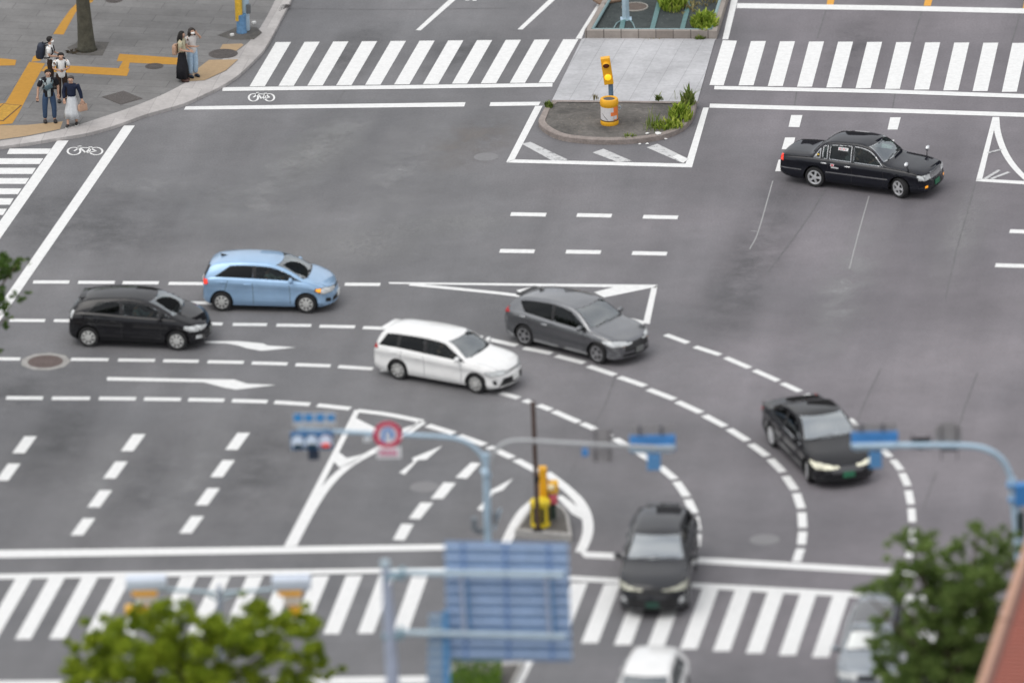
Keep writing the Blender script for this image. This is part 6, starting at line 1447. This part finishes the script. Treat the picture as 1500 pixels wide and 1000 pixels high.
lb = [((0, 0, 2.0+.14*k), tuple(Vector(cl[i][0])*.96), .075) for k, i in enumerate((40, 33, 30, 26, 24, 15, 19, 13, 4, 9, 0, 22, 11, 36))]
tree('street_tree', 'darker green open-branched tree at the lower right beside the red roof', base, [(0, 0, 0), (-.05, 0, 1.5), (.05, .05, 3.2), (0, 0, 5.2)], [.2, .17, .13, .05], lb, cl, LEAFD, WOOD, .105, 2100, 9)
# branches reaching in at the left edge
base = G(-75, 640); YG = base.y
pts = [(18, 396, .22), (15, 378, .2), (14, 446, .2), (30, 436, .14), (4, 388, .3), (8, 385, .26), (28, 383, .17), (-12, 390, .4), (38, 381, .09), (8, 398, .2), (2, 440, .24), (22, 432, .15), (40, 426, .09), (-15, 440, .4), (8, 455, .18), (3, 475, .16), (12, 466, .10), (0, 512, .09), (-40, 400, .5), (-50, 440, .6), (-60, 480, .5), (-80, 380, .6), (-100, 430, .7), (-110, 350, .6), (-20, 480, .3)]
rr2 = random.Random(2); cl = clump_px(base, pts, YG, rr2)
lb = [((0, 0, 2.2+.1*k), tuple(Vector(cl[i][0])), .06) for k, i in enumerate((0, 1, 5, 6, 10, 13, 14, 15, 16, 17, 18))]
tree('street_tree', 'dark green leafy branches reaching in at the left edge', base, [(0, 0, 0), (.05, 0, 1.5), (0, .05, 3.2), (0, 0, 4.8)], [.18, .15, .11, .05], lb, cl, LEAFL, WOOD, .13, 560, 4)
# trunk on the far corner (its crown is above the picture)
g = G(127, 73, HS); base = Vector((g.x, g.y, HS))
cl = [((rr.uniform(-2.2, 2.2), rr.uniform(-1.5, 2.2), rr.uniform(4.6, 7.4)), rr.uniform(.5, .9)) for _ in range(30)]
lb = [((-.05, 0, 2.8+.15*k), cl[k][0], .08) for k in range(10)]
b_ = [(0, 0, -.03), (.0, 0, .12), (-.01, 0, .35), (-.03, 0, .9), (-.07, 0, 1.8), (-.10, 0, 3.2), (-.1, 0, 5.2)]
tree('street_tree', 'stout grey-brown tree trunk in a soil square on the far corner', base, b_, [.36, .29, .265, .235, .205, .18, .08], lb, cl, LEAFD, BARK, .17, 90, 12)
# clipped hedge on the near median
g = G(698, 1035, .17); b = nb(); rh = random.Random(8); c0 = Vector(G(699, 1040, .17))
for _ in range(3800):
    x, y, z = rh.uniform(-.72, .62), rh.uniform(-2.2, 2.4), rh.uniform(.0, .75)
    if z < .6 and rh.random() < .5: z = rh.uniform(.55, .8)
    leaf(b, rh, Vector((x-.12*y*-.35, y, z)), .11)
o = obj('hedge', b, leaf_mat('hedge_leaf', (.04, .09, .010), (.10, .20, .02), (.20, .31, .04))); o.location = c0; tag(o, 'clipped bright green hedge on the median below the blue sign', 'hedge')
# dark leaves and litter in the tree pit
weeds(112, 76, HS, .35, .22, .10, 90, leaf_mat('fallen_leaf', (.04, .03, .02), (.09, .07, .05), (.16, .13, .09)), 'heap of dark fallen leaves at the left of the trunk foot', .05)

# ------------------------------------------------------------------ red roofed building at the lower right corner
HB = 7.5
p_a, p_b = G(1503, 788, HB), G(1428, 1010, HB); d = (p_a-p_b).normalized(); far_ = p_a+d*.4; near_ = p_b-d*9; nrm = Vector((d.y, -d.x, 0))
root = empty('building', (near_.x, near_.y, 0)); tag(root, 'low building with red ribbed roof and pale copper edge at the lower right corner', 'building')
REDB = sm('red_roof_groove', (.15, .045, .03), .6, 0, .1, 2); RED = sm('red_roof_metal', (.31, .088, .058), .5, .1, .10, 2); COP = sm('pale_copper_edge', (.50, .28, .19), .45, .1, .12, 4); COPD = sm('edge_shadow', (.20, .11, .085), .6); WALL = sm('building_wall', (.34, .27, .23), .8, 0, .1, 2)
q = [near_, far_, far_+nrm*14, near_+nrm*14]
b = nb(); slab(b, [v+nrm*(.25 if i < 2 else -.25) for i, v in enumerate(q)], 0, HB-.35); fin('wall', b, WALL, root)
b = nb(); slab(b, [v+nrm*(.30 if i < 2 else 0) for i, v in enumerate(q)], HB-.34, HB-.06)
Ln = (far_-near_).length
for k in range(int(Ln/.26)):
    c = near_+d*(.05+.26*k)+nrm*7.2; box(b, (c.x, c.y, HB-.035), (.17, 13.6, .05), math.atan2(d.y, d.x), 0, 1)
fin('roof', b, [REDB, RED], root)
b = nb(); slab(b, [near_, far_, far_+nrm*.19, near_+nrm*.19], HB-.5, HB); fin('coping', b, COP, root)
b = nb(); slab(b, [near_+nrm*.19, far_+nrm*.19, far_+nrm*.30, near_+nrm*.30], HB-.4, HB-.03); fin('shaded_gutter', b, COPD, root)  # dark strip beside the coping; shade put into its colour
b = nb(); c = p_b.lerp(p_a, .46)+nrm*.1; box(b, (c.x, c.y, HB+.002), (.05, .30, .03), math.atan2(d.y, d.x)); fin('coping_joint', b, COPD, root)

# ------------------------------------------------------------------ daylight
SUN_EL, SUN_AZ = 58, 234       # degrees above the horizon; bearing from the far direction
w = bpy.data.worlds.new('World'); scn.world = w; w.use_nodes = True
n = w.node_tree.nodes; l = w.node_tree.links; n.clear()
out = n.new('ShaderNodeOutputWorld'); bg = n.new('ShaderNodeBackground'); l.new(bg.outputs[0], out.inputs[0])
sky = n.new('ShaderNodeTexSky'); sky.sky_type = 'NISHITA'; sky.sun_disc = False
sky.sun_elevation = R(SUN_EL); sky.sun_rotation = R(SUN_AZ); sky.air_density = 1.0; sky.dust_density = 4.0; sky.ozone_density = 1.0
hs = n.new('ShaderNodeHueSaturation'); hs.inputs['Saturation'].default_value = .22; hs.inputs['Value'].default_value = 1.0; l.new(sky.outputs[0], hs.inputs['Color'])
tc = n.new('ShaderNodeTexCoord'); sep = n.new('ShaderNodeSeparateXYZ'); l.new(tc.outputs['Generated'], sep.inputs[0])
def mt(op, a, b_=None):
    q = n.new('ShaderNodeMath'); q.operation = op
    for i, v in enumerate((a, b_)):
        if v is None: continue
        if hasattr(v, 'links'): l.new(v, q.inputs[i])
        else: q.inputs[i].default_value = v
    return q.outputs[0]
# high thin cloud
cl_ = n.new('ShaderNodeTexNoise'); cl_.inputs['Scale'].default_value = 2.2; cl_.inputs['Detail'].default_value = 6; l.new(tc.outputs['Generated'], cl_.inputs['Vector'])
cr_ = n.new('ShaderNodeValToRGB'); cr_.color_ramp.elements[0].position = .35; cr_.color_ramp.elements[0].color = (.72, .74, .78, 1); cr_.color_ramp.elements[1].position = .65; cr_.color_ramp.elements[1].color = (1.2, 1.18, 1.15, 1); l.new(cl_.outputs['Fac'], cr_.inputs[0])
skyc = n.new('ShaderNodeMixRGB'); skyc.blend_type = 'MULTIPLY'; skyc.inputs[0].default_value = 1; l.new(hs.outputs[0], skyc.inputs[1]); zen = n.new('ShaderNodeMixRGB'); zen.blend_type = 'MULTIPLY'; zen.inputs[0].default_value = 1; l.new(cr_.outputs[0], zen.inputs[1]); l.new(mt('ADD', mt('MULTIPLY', mt('POWER', mt('MAXIMUM', sep.outputs[2], 0.0), 2.0), 1.55), .35), zen.inputs[2]); l.new(zen.outputs[0], skyc.inputs[2])
# unseen skyline of random blocks, shaped for dark and bright reflections on the cars
az = mt('ARCTAN2', sep.outputs[0], sep.outputs[1]); blk = mt('FLOOR', mt('MULTIPLY', az, 6.4))
wn = n.new('ShaderNodeTexWhiteNoise'); wn.noise_dimensions = '1D'; l.new(blk, wn.inputs['W'])
north = mt('MULTIPLY', mt('MAXIMUM', mt('ADD', sep.outputs[1], .55), 0.0), .75)
hgt = mt('MULTIPLY', mt('ADD', mt('MULTIPLY', mt('POWER', wn.outputs['Value'], 2.2), 1.05), .13), mt('ADD', north, .08))
hgt = mt('MULTIPLY', hgt, .52)
isb = mt('LESS_THAN', sep.outputs[2], hgt)
bc = n.new('ShaderNodeValToRGB'); bc.color_ramp.elements[0].color = (.16, .18, .21, 1); bc.color_ramp.elements[1].color = (.95, .9, .84, 1)
wn2 = n.new('ShaderNodeTexWhiteNoise'); wn2.noise_dimensions = '1D'; l.new(mt('ADD', blk, 31.7), wn2.inputs['W']); l.new(wn2.outputs['Value'], bc.inputs[0])
fl_ = mt('ADD', mt('MULTIPLY', mt('GREATER_THAN', mt('FRACT', mt('MULTIPLY', sep.outputs[2], 26)), .45), .35), .75)
bcm = n.new('ShaderNodeMixRGB'); bcm.blend_type = 'MULTIPLY'; bcm.inputs[0].default_value = 1; l.new(bc.outputs[0], bcm.inputs[1]); l.new(fl_, bcm.inputs[2])
deck = n.new('ShaderNodeMixRGB'); deck.blend_type = 'MULTIPLY'; deck.inputs[0].default_value = 1; deck.inputs[1].default_value = (8.6, 8.75, 9.0, 1); l.new(cr_.outputs[0], deck.inputs[2])
ovc = n.new('ShaderNodeMixRGB'); ovc.inputs[0].default_value = .8; l.new(skyc.outputs[0], ovc.inputs[1]); l.new(deck.outputs[0], ovc.inputs[2])   # broken white overcast
fin_ = n.new('ShaderNodeMixRGB'); l.new(isb, fin_.inputs[0]); l.new(ovc.outputs[0], fin_.inputs[1]); l.new(bcm.outputs[0], fin_.inputs[2])
l.new(fin_.outputs[0], bg.inputs[0]); bg.inputs[1].default_value = .136
sd = bpy.data.lights.new('sun', 'SUN'); sd.energy = .75; sd.angle = R(40); sd.color = (1.0, .95, .88)
so = bpy.data.objects.new('sun', sd); COL.objects.link(so)
az_ = R(SUN_AZ); el = R(SUN_EL); dv = Vector((math.sin(az_)*math.cos(el), math.cos(az_)*math.cos(el), math.sin(el)))
so.rotation_euler = dv.to_track_quat('Z', 'Y').to_euler(); so.location = (0, 0, 60)
scn.cycles.max_bounces = 8; scn.cycles.transparent_max_bounces = 12; scn.cycles.use_denoising = True
